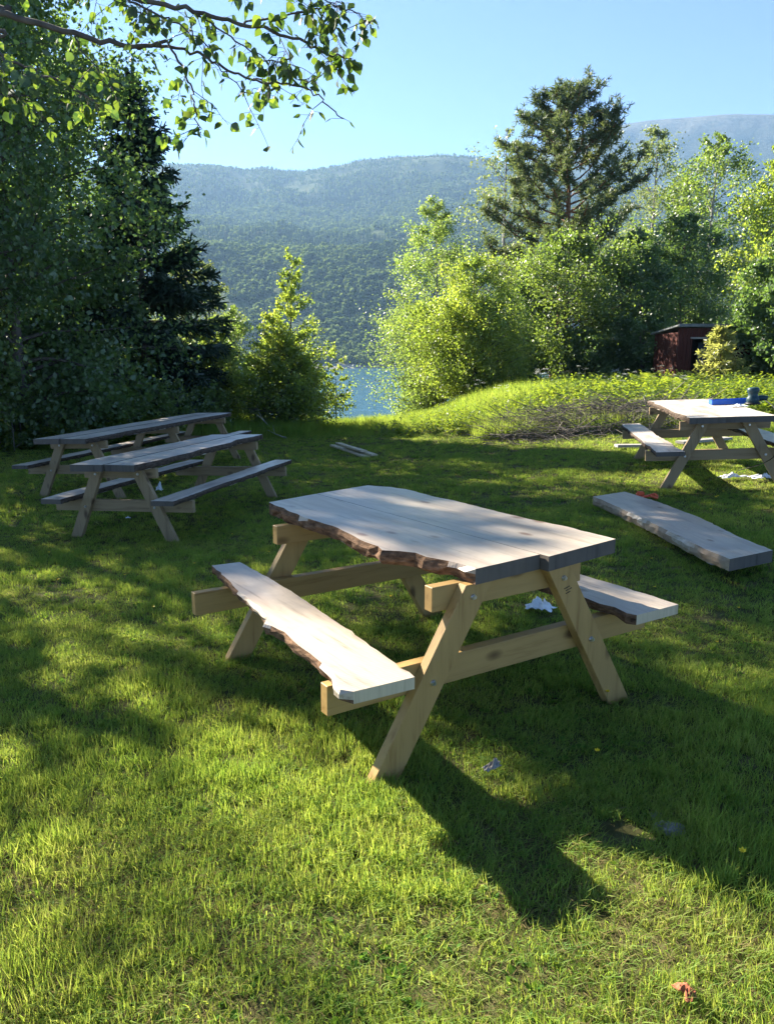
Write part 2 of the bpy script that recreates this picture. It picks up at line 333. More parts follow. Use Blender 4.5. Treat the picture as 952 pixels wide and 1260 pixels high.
def prof(pts):
    az = []; te = []
    for u, v in pts:
        d = ray(u, v); az.append(math.atan2(d[0], d[1])); te.append(d[2] / math.hypot(d[0], d[1]))
    return np.array(az), np.array(te)
RIDGE = prof([(-900, 260), (-300, 225), (0, 208), (120, 204), (200, 204), (240, 202), (262, 203), (300, 209), (330, 206), (350, 209), (372, 210), (400, 206), (450, 197), (500, 192), (540, 190), (590, 194), (680, 212), (800, 240), (1000, 275), (1700, 330)])
FOOT = prof([(-900, 330), (0, 300), (200, 302), (240, 301), (300, 304), (350, 307), (420, 308), (470, 306), (560, 300), (700, 290), (1000, 300), (1700, 350)])
FAR = prof([(300, 400), (520, 330), (640, 205), (700, 172), (770, 155), (800, 149), (850, 145), (900, 143), (952, 142), (1100, 150), (1700, 260)])
def hill(az, r):
    shore = 600 + 26 * fbm(az * 9, az * 0 + 2.2, 5)
    ef = np.interp(az, *FOOT); er = np.interp(az, *RIDGE); ea = np.interp(az, *FAR)
    rf, rr, ra = 980.0, 2200.0, 2950.0
    hf = ef * rf; hr = er * rr; ha = ea * ra
    x = r * np.sin(az); y = r * np.cos(az)
    t0 = np.clip((r - shore - 25) / (rf - shore - 25), 0, 1)
    z = LAKE_Z - 1.5 + 5.5 * sstep(-12, 20, r - shore) + (hf - 3) * (0.62 * t0 + .38 * t0 ** 2 * (3 - 2 * t0)) * (t0 > 0)
    t1 = np.clip((r - rf) / (rr - rf), 0, 1)
    mid = hf * (1 - .12 * np.sin(np.clip(t1 * 5, 0, 1) * math.pi)) + (hr - hf) * (t1 ** 1.25 * .85 + .15 * sstep(.5, 1, t1))
    z = np.where(r > rf, mid, z)
    t2 = np.clip((r - rr) / (ra - rr), 0, 1)
    back = hr * (1 - .25 * np.sin(np.clip(t2 * 2, 0, 1) * math.pi / 2)) + np.maximum(ha - hr * .75, 0) * sstep(.15, 1, t2)
    z = np.where(r > rr, back, z)
    z = z - np.clip((r - ra) * .25, 0, 900) * (r > ra)
    rough = fbm(x / 160, y / 160, 21, 5) * 26 * sstep(640, 900, r)
    amp = 1 - .8 * np.exp(-((r - rr) / 110) ** 2) - .8 * np.exp(-((r - ra) / 110) ** 2) - .6 * np.exp(-((r - rf) / 60) ** 2)
    return z + rough * amp
azs = np.linspace(R(-68), R(68), 420)
rs = np.concatenate([np.linspace(570, 680, 22), np.linspace(690, 1000, 40), np.linspace(1015, 2300, 100), np.linspace(2315, 3100, 70), np.linspace(3160, 4600, 10)])
A, RR = np.meshgrid(azs, rs); Zh = hill(A, RR)
i = np.arange(len(rs) - 1)[:, None] * len(azs) + np.arange(len(azs) - 1)[None]
def hill_mat():
    m, n, l, out = mat('hillside_heath_and_rock')
    geo = n.new('ShaderNodeNewGeometry'); sep = n.new('ShaderNodeSeparateXYZ'); l.new(geo.outputs['Position'], sep.inputs[0])
    f = noise(n, l, .012, 8, .65, geo.outputs['Position']); f2 = noise(n, l, .05, 5, .7, geo.outputs['Position'])
    c = ramp(n, l, f, [(.32, (.030, .045, .016)), (.52, (.055, .075, .024)), (.72, (.085, .09, .04))])
    hz = n.new('ShaderNodeMath'); hz.operation = 'MULTIPLY_ADD'; hz.inputs[1].default_value = 420; l.new(f, hz.inputs[0]); l.new(sep.outputs[2], hz.inputs[2])
    r = n.new('ShaderNodeMapRange'); r.inputs[1].default_value = 720; r.inputs[2].default_value = 960; l.new(hz.outputs[0], r.inputs[0])
    rock = ramp(n, l, f2, [(.3, (.05, .055, .04)), (.55, (.095, .09, .07)), (.75, (.15, .14, .12))])
    c = mixc(n, l, r.outputs[0], c, rock)
    lo = n.new('ShaderNodeMapRange'); lo.inputs[1].default_value = 1.2; lo.inputs[2].default_value = -.4; l.new(sep.outputs[2], lo.inputs[0])
    c = mixc(n, l, lo.outputs[0], c, (.30, .28, .25))
    b = N(n, 'ShaderNodeBsdfPrincipled', Roughness=.95); b.inputs['Specular IOR Level'].default_value = .05
    l.new(c, b.inputs['Base Color']); l.new(bump(n, l, f2, 1.0, 8), b.inputs['Normal']); l.new(b.outputs[0], out.inputs[0]); return m
hill_obj = new_obj('mountain_hillside', mesh_np('mountain_hillside', np.stack([RR * np.sin(A), RR * np.cos(A), Zh], -1), np.stack([i, i + 1, i + len(azs) + 1, i + len(azs)], -1).reshape(-1, 4), smooth=True), mats=[hill_mat()])
tag(hill_obj, 'wooded mountain slopes rising across the lake', kind='structure')

def haze_box():
    m, n, l, out = mat('pale_blue_haze')
    v = n.new('ShaderNodeVolumePrincipled'); v.inputs['Color'].default_value = (.38, .64, 1.0, 1); v.inputs['Density'].default_value = HAZE_DENS; v.inputs['Anisotropy'].default_value = .2
    l.new(v.outputs[0], out.inputs['Volume'])
    zt = float(Zh.max()) + 60; zb = -70.0 if False else min(float(Zh.min()), -12.0) - 1.0
    x0, x1, y0, y1 = -5200, 5200, -60, 5400
    V = [(x, y, z) for z in (zb, zt) for y in (y0, y1) for x in (x0, x1)]
    o = new_obj('haze', mesh_np('haze', V, [(0, 2, 3, 1), (4, 5, 7, 6), (0, 1, 5, 4), (2, 6, 7, 3), (0, 4, 6, 2), (1, 3, 7, 5)]), mats=[m])
    tag(o, 'pale blue summer haze over the lake and mountains', kind='stuff')
HAZE_DENS = 1.25e-4
haze_box()

# ------------------------------------------------------------------ scattering of stuff (geometry nodes)
def scatter(name, P, rot, scl, idx, protos, label, mats=None):
    coll = bpy.data.collections.new(name + '_pieces')
    for k, (me, ms) in enumerate(protos):
        o = bpy.data.objects.new('%s_piece_%02d' % (name, k), me)
        for m in ms: me.materials.append(m)
        coll.objects.link(o)
    me = bpy.data.meshes.new(name); me.vertices.add(len(P)); me.vertices.foreach_set('co', np.ascontiguousarray(P, np.float32).ravel())
    a = me.attributes.new('rot', 'FLOAT_VECTOR', 'POINT'); a.data.foreach_set('vector', np.ascontiguousarray(rot, np.float32).ravel())
    a = me.attributes.new('scl', 'FLOAT_VECTOR', 'POINT'); a.data.foreach_set('vector', np.ascontiguousarray(scl, np.float32).ravel())
    a = me.attributes.new('idx', 'INT', 'POINT'); a.data.foreach_set('value', np.ascontiguousarray(idx, np.int32))
    o = new_obj(name, me)
    ng = bpy.data.node_groups.new(name, 'GeometryNodeTree')
    ng.interface.new_socket('Geometry', in_out='INPUT', socket_type='NodeSocketGeometry'); ng.interface.new_socket('Geometry', in_out='OUTPUT', socket_type='NodeSocketGeometry')
    n = ng.nodes; l = ng.links
    gi = n.new('NodeGroupInput'); go = n.new('NodeGroupOutput'); ci = n.new('GeometryNodeCollectionInfo')
    ci.inputs['Collection'].default_value = coll; ci.inputs['Separate Children'].default_value = True; ci.inputs['Reset Children'].default_value = True
    ip = n.new('GeometryNodeInstanceOnPoints'); ip.inputs['Pick Instance'].default_value = True
    def na(nm, dt):
        x = n.new('GeometryNodeInputNamedAttribute'); x.data_type = dt; x.inputs['Name'].default_value = nm; return x.outputs['Attribute']
    er = n.new('FunctionNodeEulerToRotation'); l.new(na('rot', 'FLOAT_VECTOR'), er.inputs[0])
    l.new(gi.outputs[0], ip.inputs['Points']); l.new(ci.outputs[0], ip.inputs['Instance']); l.new(na('idx', 'INT'), ip.inputs['Instance Index'])
    l.new(er.outputs[0], ip.inputs['Rotation']); l.new(na('scl', 'FLOAT_VECTOR'), ip.inputs['Scale']); l.new(ip.outputs[0], go.inputs[0])
    md = o.modifiers.new('scatter', 'NODES'); md.node_group = ng
    tag(o, label, kind='stuff'); return o

# ---- far forest
def far_birch(seed):
    rng = np.random.default_rng(seed); V = []; n = 46
    d = rng.normal(size=(n, 3)); d /= np.linalg.norm(d, axis=1, keepdims=True)
    c = d * rng.uniform(.45, 1, (n, 1)) * np.array([3.0, 3.0, 4.6]) + np.array([0, 0, 6.2])
    Rm = rand_rot(rng, n); s = rng.uniform(1.1, 2.1, n)
    q = np.array([(-1, -1, 0), (1, -.8, .2), (.9, 1, 0), (-1, .9, .2)])
    V = c[:, None] + np.einsum('nij,kj->nki', Rm, q) * s[:, None, None]
    Q = np.arange(n * 4).reshape(-1, 4)
    return mesh_np('far_birch', V, Q, attr=rng.random(n))
def far_spruce(seed):
    rng = np.random.default_rng(seed); V = []; T = []
    for k in range(9):
        z = 1.2 + k * 1.6; r = 2.6 * (1 - k / 9.5)
        for j in range(7):
            a = j * 2 * math.pi / 7 + k * .6 + rng.uniform(-.2, .2); rr = r * rng.uniform(.75, 1.2); b = len(V)
            V += [(0, 0, z + 1.5), (rr * math.cos(a - .38), rr * math.sin(a - .38), z - .3), (rr * math.cos(a + .38), rr * math.sin(a + .38), z - .3)]
            T.append((b, b + 1, b + 2))
    return mesh_np('far_spruce', V, tris=T, attr=rng.random(len(T)))
def far_leaf_mat(name, cols, tcols):
    return leaf_mat(name, cols, tcols, .4, .0, attr=False)
M['farb'] = far_leaf_mat('far_birch_wood', [(.06, .105, .036), (.08, .125, .040), (.105, .145, .045)], [(.10, .15, .04), (.13, .18, .045), (.16, .21, .05)])
M['fars'] = far_leaf_mat('far_spruce_wood', [(.018, .036, .018), (.028, .050, .024), (.04, .065, .028)], [(.03, .06, .02), (.04, .075, .03), (.06, .09, .03)])
rng = np.random.default_rng(5)
n = 64000
a_ = rng.uniform(R(-36), R(36), n); r_ = np.sqrt(rng.uniform(612 ** 2, 2300 ** 2, n))
nl = 15000
a_ = np.concatenate([a_, rng.uniform(R(-34), R(34), nl)]); r_ = np.concatenate([r_, rng.uniform(612, 1010, nl)])
x_ = r_ * np.sin(a_); y_ = r_ * np.cos(a_)
dn = fbm(x_ / 90, y_ / 90, 31, 4); keep = (dn > -.42 + .55 * sstep(1500, 2250, r_) * rng.random(len(r_))) | (r_ < 660)
a_, r_, x_, y_ = a_[keep], r_[keep], x_[keep], y_[keep]
z_ = hill(a_, r_) - .4; ok = z_ > LAKE_Z + 1.0
a_, r_, x_, y_, z_ = a_[ok], r_[ok], x_[ok], y_[ok], z_[ok]
spr = (fbm(x_ / 130, y_ / 130, 77, 3) + rng.normal(0, .35, len(x_)) > .12) & (r_ > 650)
s_ = rng.uniform(.5, 1.0, len(x_)) * (.72 + .28 * sstep(700, 1300, r_)) * (1 - .35 * sstep(1600, 2300, r_))
rot = np.stack([np.zeros_like(x_), np.zeros_like(x_), rng.uniform(0, 6.28, len(x_))], 1)
idx = np.where(spr, 4 + rng.integers(0, 3, len(x_)), rng.integers(0, 4, len(x_)))
scatter('far_hillside_forest', np.stack([x_, y_, z_], 1), rot, np.stack([s_, s_, s_ * rng.uniform(.85, 1.2, len(s_))], 1), idx,
        [(far_birch(k), [M['farb']]) for k in range(4)] + [(far_spruce(k + 9), [M['fars']]) for k in range(3)], 'hazy mixed forest covering the mountain slopes across the lake')

# ------------------------------------------------------------------ trees
def curve_pts(p0, d0, length, n, bend, rng, wob=.06):
    P = [np.array(p0, float)]; d = np.array(d0, float); st = length / (n - 1)
    for k in range(n - 1):
        d = d + np.array([0, 0, bend]) / (n - 1) + rng.normal(0, wob, 3); d /= np.linalg.norm(d)
        P.append(P[-1] + d * st)
    return np.array(P)
def interp_poly(P, t):
    n = len(P) - 1; f = min(max(t, 0), .9999) * n; k = int(f); return P[k] + (P[k + 1] - P[k]) * (f - k)
LEAFQ = np.array([(0, -.5, 0), (.36, -.05, .06), (0, .55, 0), (-.36, -.05, .06)])
def leaf_mesh(name, C, size, rng, flat=.0, q=LEAFQ):
    n = len(C); Rm = rand_rot(rng, n)
    s = size * rng.uniform(.65, 1.25, n)
    V = C[:, None] + np.einsum('nij,kj->nki', Rm, q) * s[:, None, None]
    big = fbm(C[:, 0] * 1.3 + C[:, 2], C[:, 1] * 1.3 - C[:, 2] * .7, 4, 2) * .35
    return mesh_np(name, V, np.arange(n * 4).reshape(-1, 4), attr=np.clip(rng.random(n) * .7 + .15 + big, 0, 1))
def oval(t): return max(.0, math.sin(math.pi * min(1, .12 + .88 * t) ** .8)) ** .75
def cone(t): return max(.06, (1 - t) ** .8)
def broad(label, x, y, H, Rc, leafm, barkm, seed, base=.12, nprim=26, nsec=7, nleaf=16, lsize=.1, up=.42, bend=-.25, shape=oval, stems=1, spread=.15, trunk_r=None,
          name='birch_tree', group=None, lean=(0, 0), gap=.12, cat='tree', jit=.24, zoff=0, dens=2.3):
    rng = np.random.default_rng(seed); fine = group != 'birches of the grove beside the lawn'; nleaf = int(nleaf * dens * (1.5 if fine else 1)); lsize = lsize * (.84 if fine else 1)
    root = empty(name, (x, y, gz(x, y) - .03 + zoff)); tag(root, label, cat, group)
    tb = Tubes(); C = []
    tr = trunk_r or H * .011 + .015
    for s in range(stems):
        a0 = s * 6.283 / max(stems, 1) + rng.uniform(0, 1); off = np.array([math.cos(a0), math.sin(a0), 0]) * (spread * .3 if stems > 1 else 0)
        sp_ = spread if s else 0.0
        d = np.array([math.cos(a0) * sp_ + lean[0], math.sin(a0) * sp_ + lean[1], 1.0]); d /= np.linalg.norm(d)
        Hs = H * (1 if s == 0 else rng.uniform(.45, .85)); 
        T = curve_pts(off, d, Hs, 10, .1, rng, .022 if s else .012)
        T[:, 2] *= Hs / max(T[-1, 2], .1)
        tb.add(T, np.linspace(tr, tr * .12, 10) * (1 if stems == 1 else .7), 7)
        np_ = max(6, nprim // stems)
        for i in range(np_):
            t = base + (1 - base) * ((i + rng.uniform(0, 1)) / np_) ** 1.25; tt = (t - base) / (1 - base)
            o = interp_poly(T, t); az = i * 2.399 + rng.uniform(-.5, .5)
            L = Rc * shape(tt) * rng.uniform(.7, 1.15) * (1 if stems == 1 else .8)
            el = up + (.9 - up) * tt * .8 + rng.uniform(-.15, .15)
            B = curve_pts(o, (math.cos(az) * math.cos(el), math.sin(az) * math.cos(el), math.sin(el)), max(L, .25), 6, bend, rng, .09)
            tb.add(B, np.linspace(max(.006, tr * .42 * (1 - t * .7)), .004, 6), 4)
            for j in range(nsec):
                if rng.random() < gap: continue
                u = rng.uniform(.12, 1.0) ** .8; o2 = interp_poly(B, u); dd = interp_poly(B, min(u + .1, 1)) - interp_poly(B, max(u - .1, 0)); dd /= np.linalg.norm(dd) + 1e-6
                dd = dd + rng.normal(0, .7, 3); dd /= np.linalg.norm(dd)
                l2 = max(.10 + .045 * Rc, L * rng.uniform(.26, .5))
                S = curve_pts(o2, dd, l2, 4, bend * 1.4, rng, .12)
                tb.add(S, np.linspace(.006, .002, 4), 3)
                nl_ = max(3, int(nleaf * (.25 + .75 * min(1.0, L / (.45 * Rc))))); tq = rng.uniform(.05, 1.0, nl_); k = np.minimum((tq * 3).astype(int), 2); f = (tq * 3 - k)[:, None]
                C.append(S[k] * (1 - f) + S[k + 1] * f + rng.normal(0, jit * min(1, l2), (nl_, 3)))
    C = np.concatenate(C); C = C[C[:, 2] > .1]
    new_obj('trunk', tb.mesh('trunk'), root, [barkm])
    cr = new_obj('crown', leaf_mesh('crown', C, lsize, rng), root, [leafm]); cr['kind'] = 'stuff'
    return root

NQ = np.array([(-.5, 0, 0), (.5, 0, 0), (.35, 1, 0), (-.35, 1, 0)])
def needle_quads(O, D, length, width, rng):
    """strips from O along D, random roll"""
    n = len(O); D = D / (np.linalg.norm(D, axis=1, keepdims=True) + 1e-9); X = np.cross(D, rng.normal(size=(n, 3))); X /= np.linalg.norm(X, axis=1, keepdims=True) + 1e-9
    L = np.broadcast_to(length, (n,))[:, None]; W = np.broadcast_to(width, (n,))[:, None]
    return np.stack([O - X * W * .5, O + X * W * .5, O + D * L + X * W * .25, O + D * L - X * W * .25], 1)
def spruce(label, x, y, H, Rb, seed, leafm, name='spruce_tree', group=None, whorl=.34, dens=1.0, base=.05, droop=-.5, cat='tree', zoff=0):
    rng = np.random.default_rng(seed); root = empty(name, (x, y, gz(x, y) - .03 + zoff)); tag(root, label, cat, group)
    tb = Tubes(); T = curve_pts((0, 0, 0), (0, 0, 1), H, 12, 0, rng, .012); tb.add(T, np.linspace(H * .014 + .01, .012, 12), 7)
    O = []; D = []; Ls = []
    z = H * base
    while z < H * .985:
        t = z / H; nb = rng.integers(5, 8); r = Rb * (1 - t) ** .85 + .08
        for j in range(nb):
            az = j * 6.283 / nb + rng.uniform(0, 6.28); L = r * rng.uniform(.6, 1.2); el = -.15 + .75 * t + rng.uniform(-.15, .15)
            B = curve_pts(interp_poly(T, t), (math.cos(az) * math.cos(el), math.sin(az) * math.cos(el), math.sin(el)), L, 5, droop * (1 - t) + .25, rng, .05)
            tb.add(B, np.linspace(.016 * (1 - t) + .006, .004, 5), 3)
            m = int((8 + 15 * L) * dens)
            for k in range(m):
                u = rng.uniform(.12, 1); o = interp_poly(B, u); dd = interp_poly(B, min(1, u + .1)) - interp_poly(B, max(0, u - .1)); dd /= np.linalg.norm(dd) + 1e-9
                side = np.cross(dd, (0, 0, 1)); side /= np.linalg.norm(side) + 1e-9
                sg = 1 if rng.random() < .5 else -1
                sd = dd * .6 + side * sg * rng.uniform(.3, .9) + np.array([0, 0, rng.uniform(-.75, .05)]); sd /= np.linalg.norm(sd)
                sl = min(.55, .12 + L * .22) * rng.uniform(.6, 1.2) * (1.1 - .5 * u)
                q = 5
                tt = rng.uniform(0, 1, q)[:, None]; O.append(o + sd * sl * tt); D.append(sd + rng.normal(0, .45, (q, 3))); Ls.append(np.full(q, .10 + sl * .30))
        z += whorl * rng.uniform(.8, 1.2) * (1 - .45 * t)
    O = np.concatenate(O); D = np.concatenate(D); Ls = np.concatenate(Ls)
    V = needle_quads(O, D, Ls, Ls * .28, rng)
    new_obj('trunk', tb.mesh('trunk'), root, [M['bark_trunk']])
    big = fbm(O[:, 0] * 1.2, O[:, 2] * 1.5, 8, 2) * .3
    c = new_obj('crown', mesh_np('crown', V, np.arange(len(V) * 4).reshape(-1, 4), attr=np.clip(rng.random(len(V)) * .7 + .15 + big, 0, 1)), root, [leafm]); c['kind'] = 'stuff'
    return root
def pine(label, x, y, H, Rb, seed):
    rng = np.random.default_rng(seed); root = empty('pine_tree', (x, y, gz(x, y) - .05)); tag(root, label, 'tree')
    tb = Tubes(); T = curve_pts((0, 0, 0), (0.01, 0, 1), H, 14, 0, rng, .03); T[:, 2] *= H / T[-1, 2]; tb.add(T, np.linspace(.21, .03, 14), 9)
    O = []; D = []; nb = 88
    for i in range(nb):
        t = .22 + .77 * (i + rng.random()) / nb; tt = (t - .22) / .78; az = i * 2.399 + rng.uniform(-.5, .5)
        L = Rb * (.62 + .5 * math.sin(math.pi * (tt * .8 + .12))) * (1 - tt) ** .42 * rng.uniform(.72, 1.15) + .35
        el = -.05 + .6 * tt + rng.uniform(-.15, .2)
        B = curve_pts(interp_poly(T, t), (math.cos(az) * math.cos(el), math.sin(az) * math.cos(el), math.sin(el)), L, 7, .35, rng, .12)
        tb.add(B, np.linspace(.065 * (1 - tt * .6), .012, 7), 5)
        for j in range(int(7 + L * 5)):
            u = rng.uniform(.30, 1); o = interp_poly(B, u); dd = interp_poly(B, min(1, u + .1)) - interp_poly(B, max(0, u - .1)); dd /= np.linalg.norm(dd)
            dd = dd + rng.normal(0, .55, 3) + np.array([0, 0, .35]); dd /= np.linalg.norm(dd); l2 = rng.uniform(.2, .55)
            S = np.array([o, o + dd * l2]); tb.add(S, [.010, .005], 3)
            for k in range(4):
                c = o + dd * l2 * rng.uniform(.35, 1.05) + rng.normal(0, .07, 3); q = 9
                O.append(np.repeat(c[None], q, 0)); D.append(dd * .5 + rng.normal(0, .75, (q, 3)))
    O = np.concatenate(O); D = np.concatenate(D)
    V = needle_quads(O, D, rng.uniform(.14, .24, len(O)), .036, rng)
    new_obj('trunk', tb.mesh('trunk'), root, [M['bark_pine']])
    big = fbm(O[:, 0] * .9, O[:, 2] * 1.2, 8, 2) * .35
    c = new_obj('crown', mesh_np('crown', V, np.arange(len(V) * 4).reshape(-1, 4), attr=np.clip(rng.random(len(V)) * .7 + .15 + big, 0, 1)), root, [M['pine']]); c['kind'] = 'stuff'

def px(u, y): return float(at_y(u, 440, y)[0])
def stand(u, vt, y):                     # x, y and height of a tree whose top shows at (u, vt), standing at distance y
    x = float(at_y(u, (vt + 440) / 2, y)[0]); return x, y, float(at_y(u, vt, y)[2]) - gz(x, y)
def tree(label, u, vt, y, Rc, leafm, barkm, seed, **kw):
    x, y, H = stand(u, vt, y); return broad(label, x, y, H, Rc, leafm, barkm, seed, **kw)
# left side
x, y, H = stand(170, 78, 19.0)
spruce('tall dark spruce among the leafy trees left of the lake gap', x, y, H, 2.45, 11, M['spruce'], dens=1.35)
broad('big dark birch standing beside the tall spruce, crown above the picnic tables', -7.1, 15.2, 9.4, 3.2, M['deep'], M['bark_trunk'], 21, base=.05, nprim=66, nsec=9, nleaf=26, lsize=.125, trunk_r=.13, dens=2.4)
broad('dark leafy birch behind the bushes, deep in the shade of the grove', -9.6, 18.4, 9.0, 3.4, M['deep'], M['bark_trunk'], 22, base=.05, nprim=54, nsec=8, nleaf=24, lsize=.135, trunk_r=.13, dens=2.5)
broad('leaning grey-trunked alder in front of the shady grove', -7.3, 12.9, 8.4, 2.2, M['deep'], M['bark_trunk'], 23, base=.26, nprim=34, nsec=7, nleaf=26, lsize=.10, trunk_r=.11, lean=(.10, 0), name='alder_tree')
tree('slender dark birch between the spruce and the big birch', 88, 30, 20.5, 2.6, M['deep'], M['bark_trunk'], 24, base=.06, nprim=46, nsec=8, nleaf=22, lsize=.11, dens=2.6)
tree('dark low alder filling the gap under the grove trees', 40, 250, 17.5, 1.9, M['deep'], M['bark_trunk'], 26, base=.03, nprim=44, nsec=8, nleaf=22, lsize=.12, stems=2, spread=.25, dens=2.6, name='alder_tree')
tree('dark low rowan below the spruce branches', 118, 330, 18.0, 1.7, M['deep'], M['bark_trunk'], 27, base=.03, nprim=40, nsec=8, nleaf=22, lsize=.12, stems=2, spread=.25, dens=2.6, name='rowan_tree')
tree('pale green birch rising behind the spruce towards the lake', 232, 300, 28.0, 1.7, M['aspen'], M['bark_birch'], 25, base=.10, nprim=36, nsec=7, nleaf=16, lsize=.12)
tree('bright yellow-green young birch clump at the lawn edge by the branch pile', 352, 318, 18.8, 1.75, M['birch'], M['bark_trunk'], 31, base=.05, nprim=190, nsec=6, nleaf=13, lsize=.075, up=.5, bend=-.15, stems=4, spread=.12, shape=cone, trunk_r=.05, gap=.06, dens=2.0, jit=.20)
tree('small soft green birch behind the bright young clump', 282, 374, 25.0, 1.7, M['willow'], M['bark_trunk'], 32, base=.04, nprim=80, nsec=7, nleaf=16, lsize=.085, stems=3, spread=.22, trunk_r=.04)
tree('short leafy birch between the spruce and the bright young clump', 258, 396, 20.0, 1.2, M['willow'], M['bark_trunk'], 33, base=.04, nprim=75, nsec=7, nleaf=16, lsize=.085, stems=3, spread=.25, trunk_r=.03)
tree('thin birch sapling alone at the edge of the lake gap', 413, 432, 19.4, .40, M['birch'], M['bark_trunk'], 34, base=.25, nprim=16, nsec=5, nleaf=7, lsize=.065, trunk_r=.014, shape=cone, jit=.15)
# right side
tree('tall rounded pale birch beside the lake gap, loose wispy top', 541, 246, 27.0, 2.55, M['willow'], M['bark_birch'], 41, base=.03, nprim=120, nsec=8, nleaf=16, lsize=.08, stems=2, spread=.08, trunk_r=.09, dens=3.5)
tree('low rounded yellow-green birch in front of the pale birch', 584, 322, 24.0, 2.35, M['birch'], M['bark_trunk'], 42, base=.03, nprim=120, nsec=8, nleaf=15, lsize=.075, stems=3, spread=.14, trunk_r=.07, dens=3.5)
tree('mid green rowan with dark trunk in front of the pine', 698, 292, 28.0, 2.7, M['rowan'], M['bark_trunk'], 43, base=.08, nprim=62, nsec=8, nleaf=20, lsize=.11, trunk_r=.11, name='rowan_tree')
x, y, H = stand(688, 114, 33.0); pine('tall pine with long bare-limbed branches above the leafy trees', x, y, H, 3.7, 44)
tree('pale aspen rising behind the left side of the pine', 620, 160, 41.0, 3.4, M['aspen'], M['bark_birch'], 45, base=.15, nprim=46, nsec=7, nleaf=17, dens=1.2, gap=.25, lsize=.15, name='aspen_tree')
tree('pale aspen rising behind the right side of the pine', 800, 160, 43.0, 3.8, M['aspen'], M['bark_birch'], 46, base=.10, nprim=60, nsec=7, nleaf=17, dens=1.9, gap=.18, lsize=.15, name='aspen_tree')
tree('tall narrow birch above the red shed', 872, 170, 37.0, 3.3, M['rowan'], M['bark_birch'], 47, base=.10, nprim=62, nsec=7, nleaf=17, dens=2.0, gap=.18, lsize=.14)
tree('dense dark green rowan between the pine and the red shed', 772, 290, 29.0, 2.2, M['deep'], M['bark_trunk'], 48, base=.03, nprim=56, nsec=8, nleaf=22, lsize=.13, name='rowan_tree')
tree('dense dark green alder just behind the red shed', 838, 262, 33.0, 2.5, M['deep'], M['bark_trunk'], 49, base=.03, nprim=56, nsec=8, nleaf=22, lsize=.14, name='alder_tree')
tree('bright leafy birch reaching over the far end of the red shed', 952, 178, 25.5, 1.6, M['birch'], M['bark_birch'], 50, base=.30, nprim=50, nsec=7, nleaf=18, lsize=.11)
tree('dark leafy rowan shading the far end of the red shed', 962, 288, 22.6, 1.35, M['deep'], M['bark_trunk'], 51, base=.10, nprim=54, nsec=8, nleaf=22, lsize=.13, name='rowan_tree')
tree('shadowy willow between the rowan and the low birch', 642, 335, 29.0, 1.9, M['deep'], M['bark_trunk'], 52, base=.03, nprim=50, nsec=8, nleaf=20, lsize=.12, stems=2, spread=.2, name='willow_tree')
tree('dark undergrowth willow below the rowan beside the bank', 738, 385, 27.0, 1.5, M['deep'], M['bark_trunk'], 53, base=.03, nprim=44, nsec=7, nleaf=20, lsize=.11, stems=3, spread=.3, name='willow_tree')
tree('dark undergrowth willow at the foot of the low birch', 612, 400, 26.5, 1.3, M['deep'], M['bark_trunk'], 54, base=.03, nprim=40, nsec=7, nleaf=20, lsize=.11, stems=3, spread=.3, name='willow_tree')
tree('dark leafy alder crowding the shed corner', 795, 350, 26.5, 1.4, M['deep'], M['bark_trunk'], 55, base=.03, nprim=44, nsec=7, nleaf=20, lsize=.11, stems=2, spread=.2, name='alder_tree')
tree('soft green birch filling the gap between the pine and the shed birch', 835, 222, 40.0, 3.2, M['rowan'], M['bark_birch'], 56, base=.08, nprim=56, nsec=7, nleaf=17, dens=1.9, lsize=.15)
# the rest of the grove, up-sun of the lawn
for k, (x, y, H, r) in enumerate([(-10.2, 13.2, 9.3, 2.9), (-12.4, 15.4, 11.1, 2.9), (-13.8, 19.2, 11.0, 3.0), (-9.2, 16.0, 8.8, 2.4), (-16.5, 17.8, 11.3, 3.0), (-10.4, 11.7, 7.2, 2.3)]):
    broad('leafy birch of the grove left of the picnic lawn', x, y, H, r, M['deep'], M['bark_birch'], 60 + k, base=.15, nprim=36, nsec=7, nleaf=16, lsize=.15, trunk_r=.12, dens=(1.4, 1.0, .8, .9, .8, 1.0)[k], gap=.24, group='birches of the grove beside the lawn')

# ------------------------------------------------------------------ grove-edge bushes
bush_spots = [(8, 14.6, 1.5, 'M'), (60, 15.2, 1.35, 'M'), (112, 15.8, 1.3, 'M'), (160, 16.2, 1.15, 'M'), (205, 17.0, 1.25, 'M'), (245, 18.0, 1.1, 'M'), (35, 16.8, 1.7, 'M'), (140, 18.0, 1.6, 'M')]
bl = ['tall dark leafy bush at the outer end of the bush row', 'dark leafy bush behind the long picnic table end', 'dark bush behind the middle of the long picnic table', 'leafy bush behind the far half of the long picnic table',
      'rounded green bush below the spruce tree', 'low bush between the spruce and the young birches', 'tall bush in the second row at the outer end', 'tall bush in the second row under the spruce']
for k, (u, y, h, _) in enumerate(bush_spots):
    broad(bl[k], px(u, y), y, h, .95, M['rowan'], M['twig'], 80 + k, base=.03, nprim=26, nsec=6, nleaf=16, lsize=.085, dens=1.6, stems=4, spread=.5, trunk_r=.02, name='leafy_bush', cat='bush', group='bushes along the edge of the grove', up=.7)

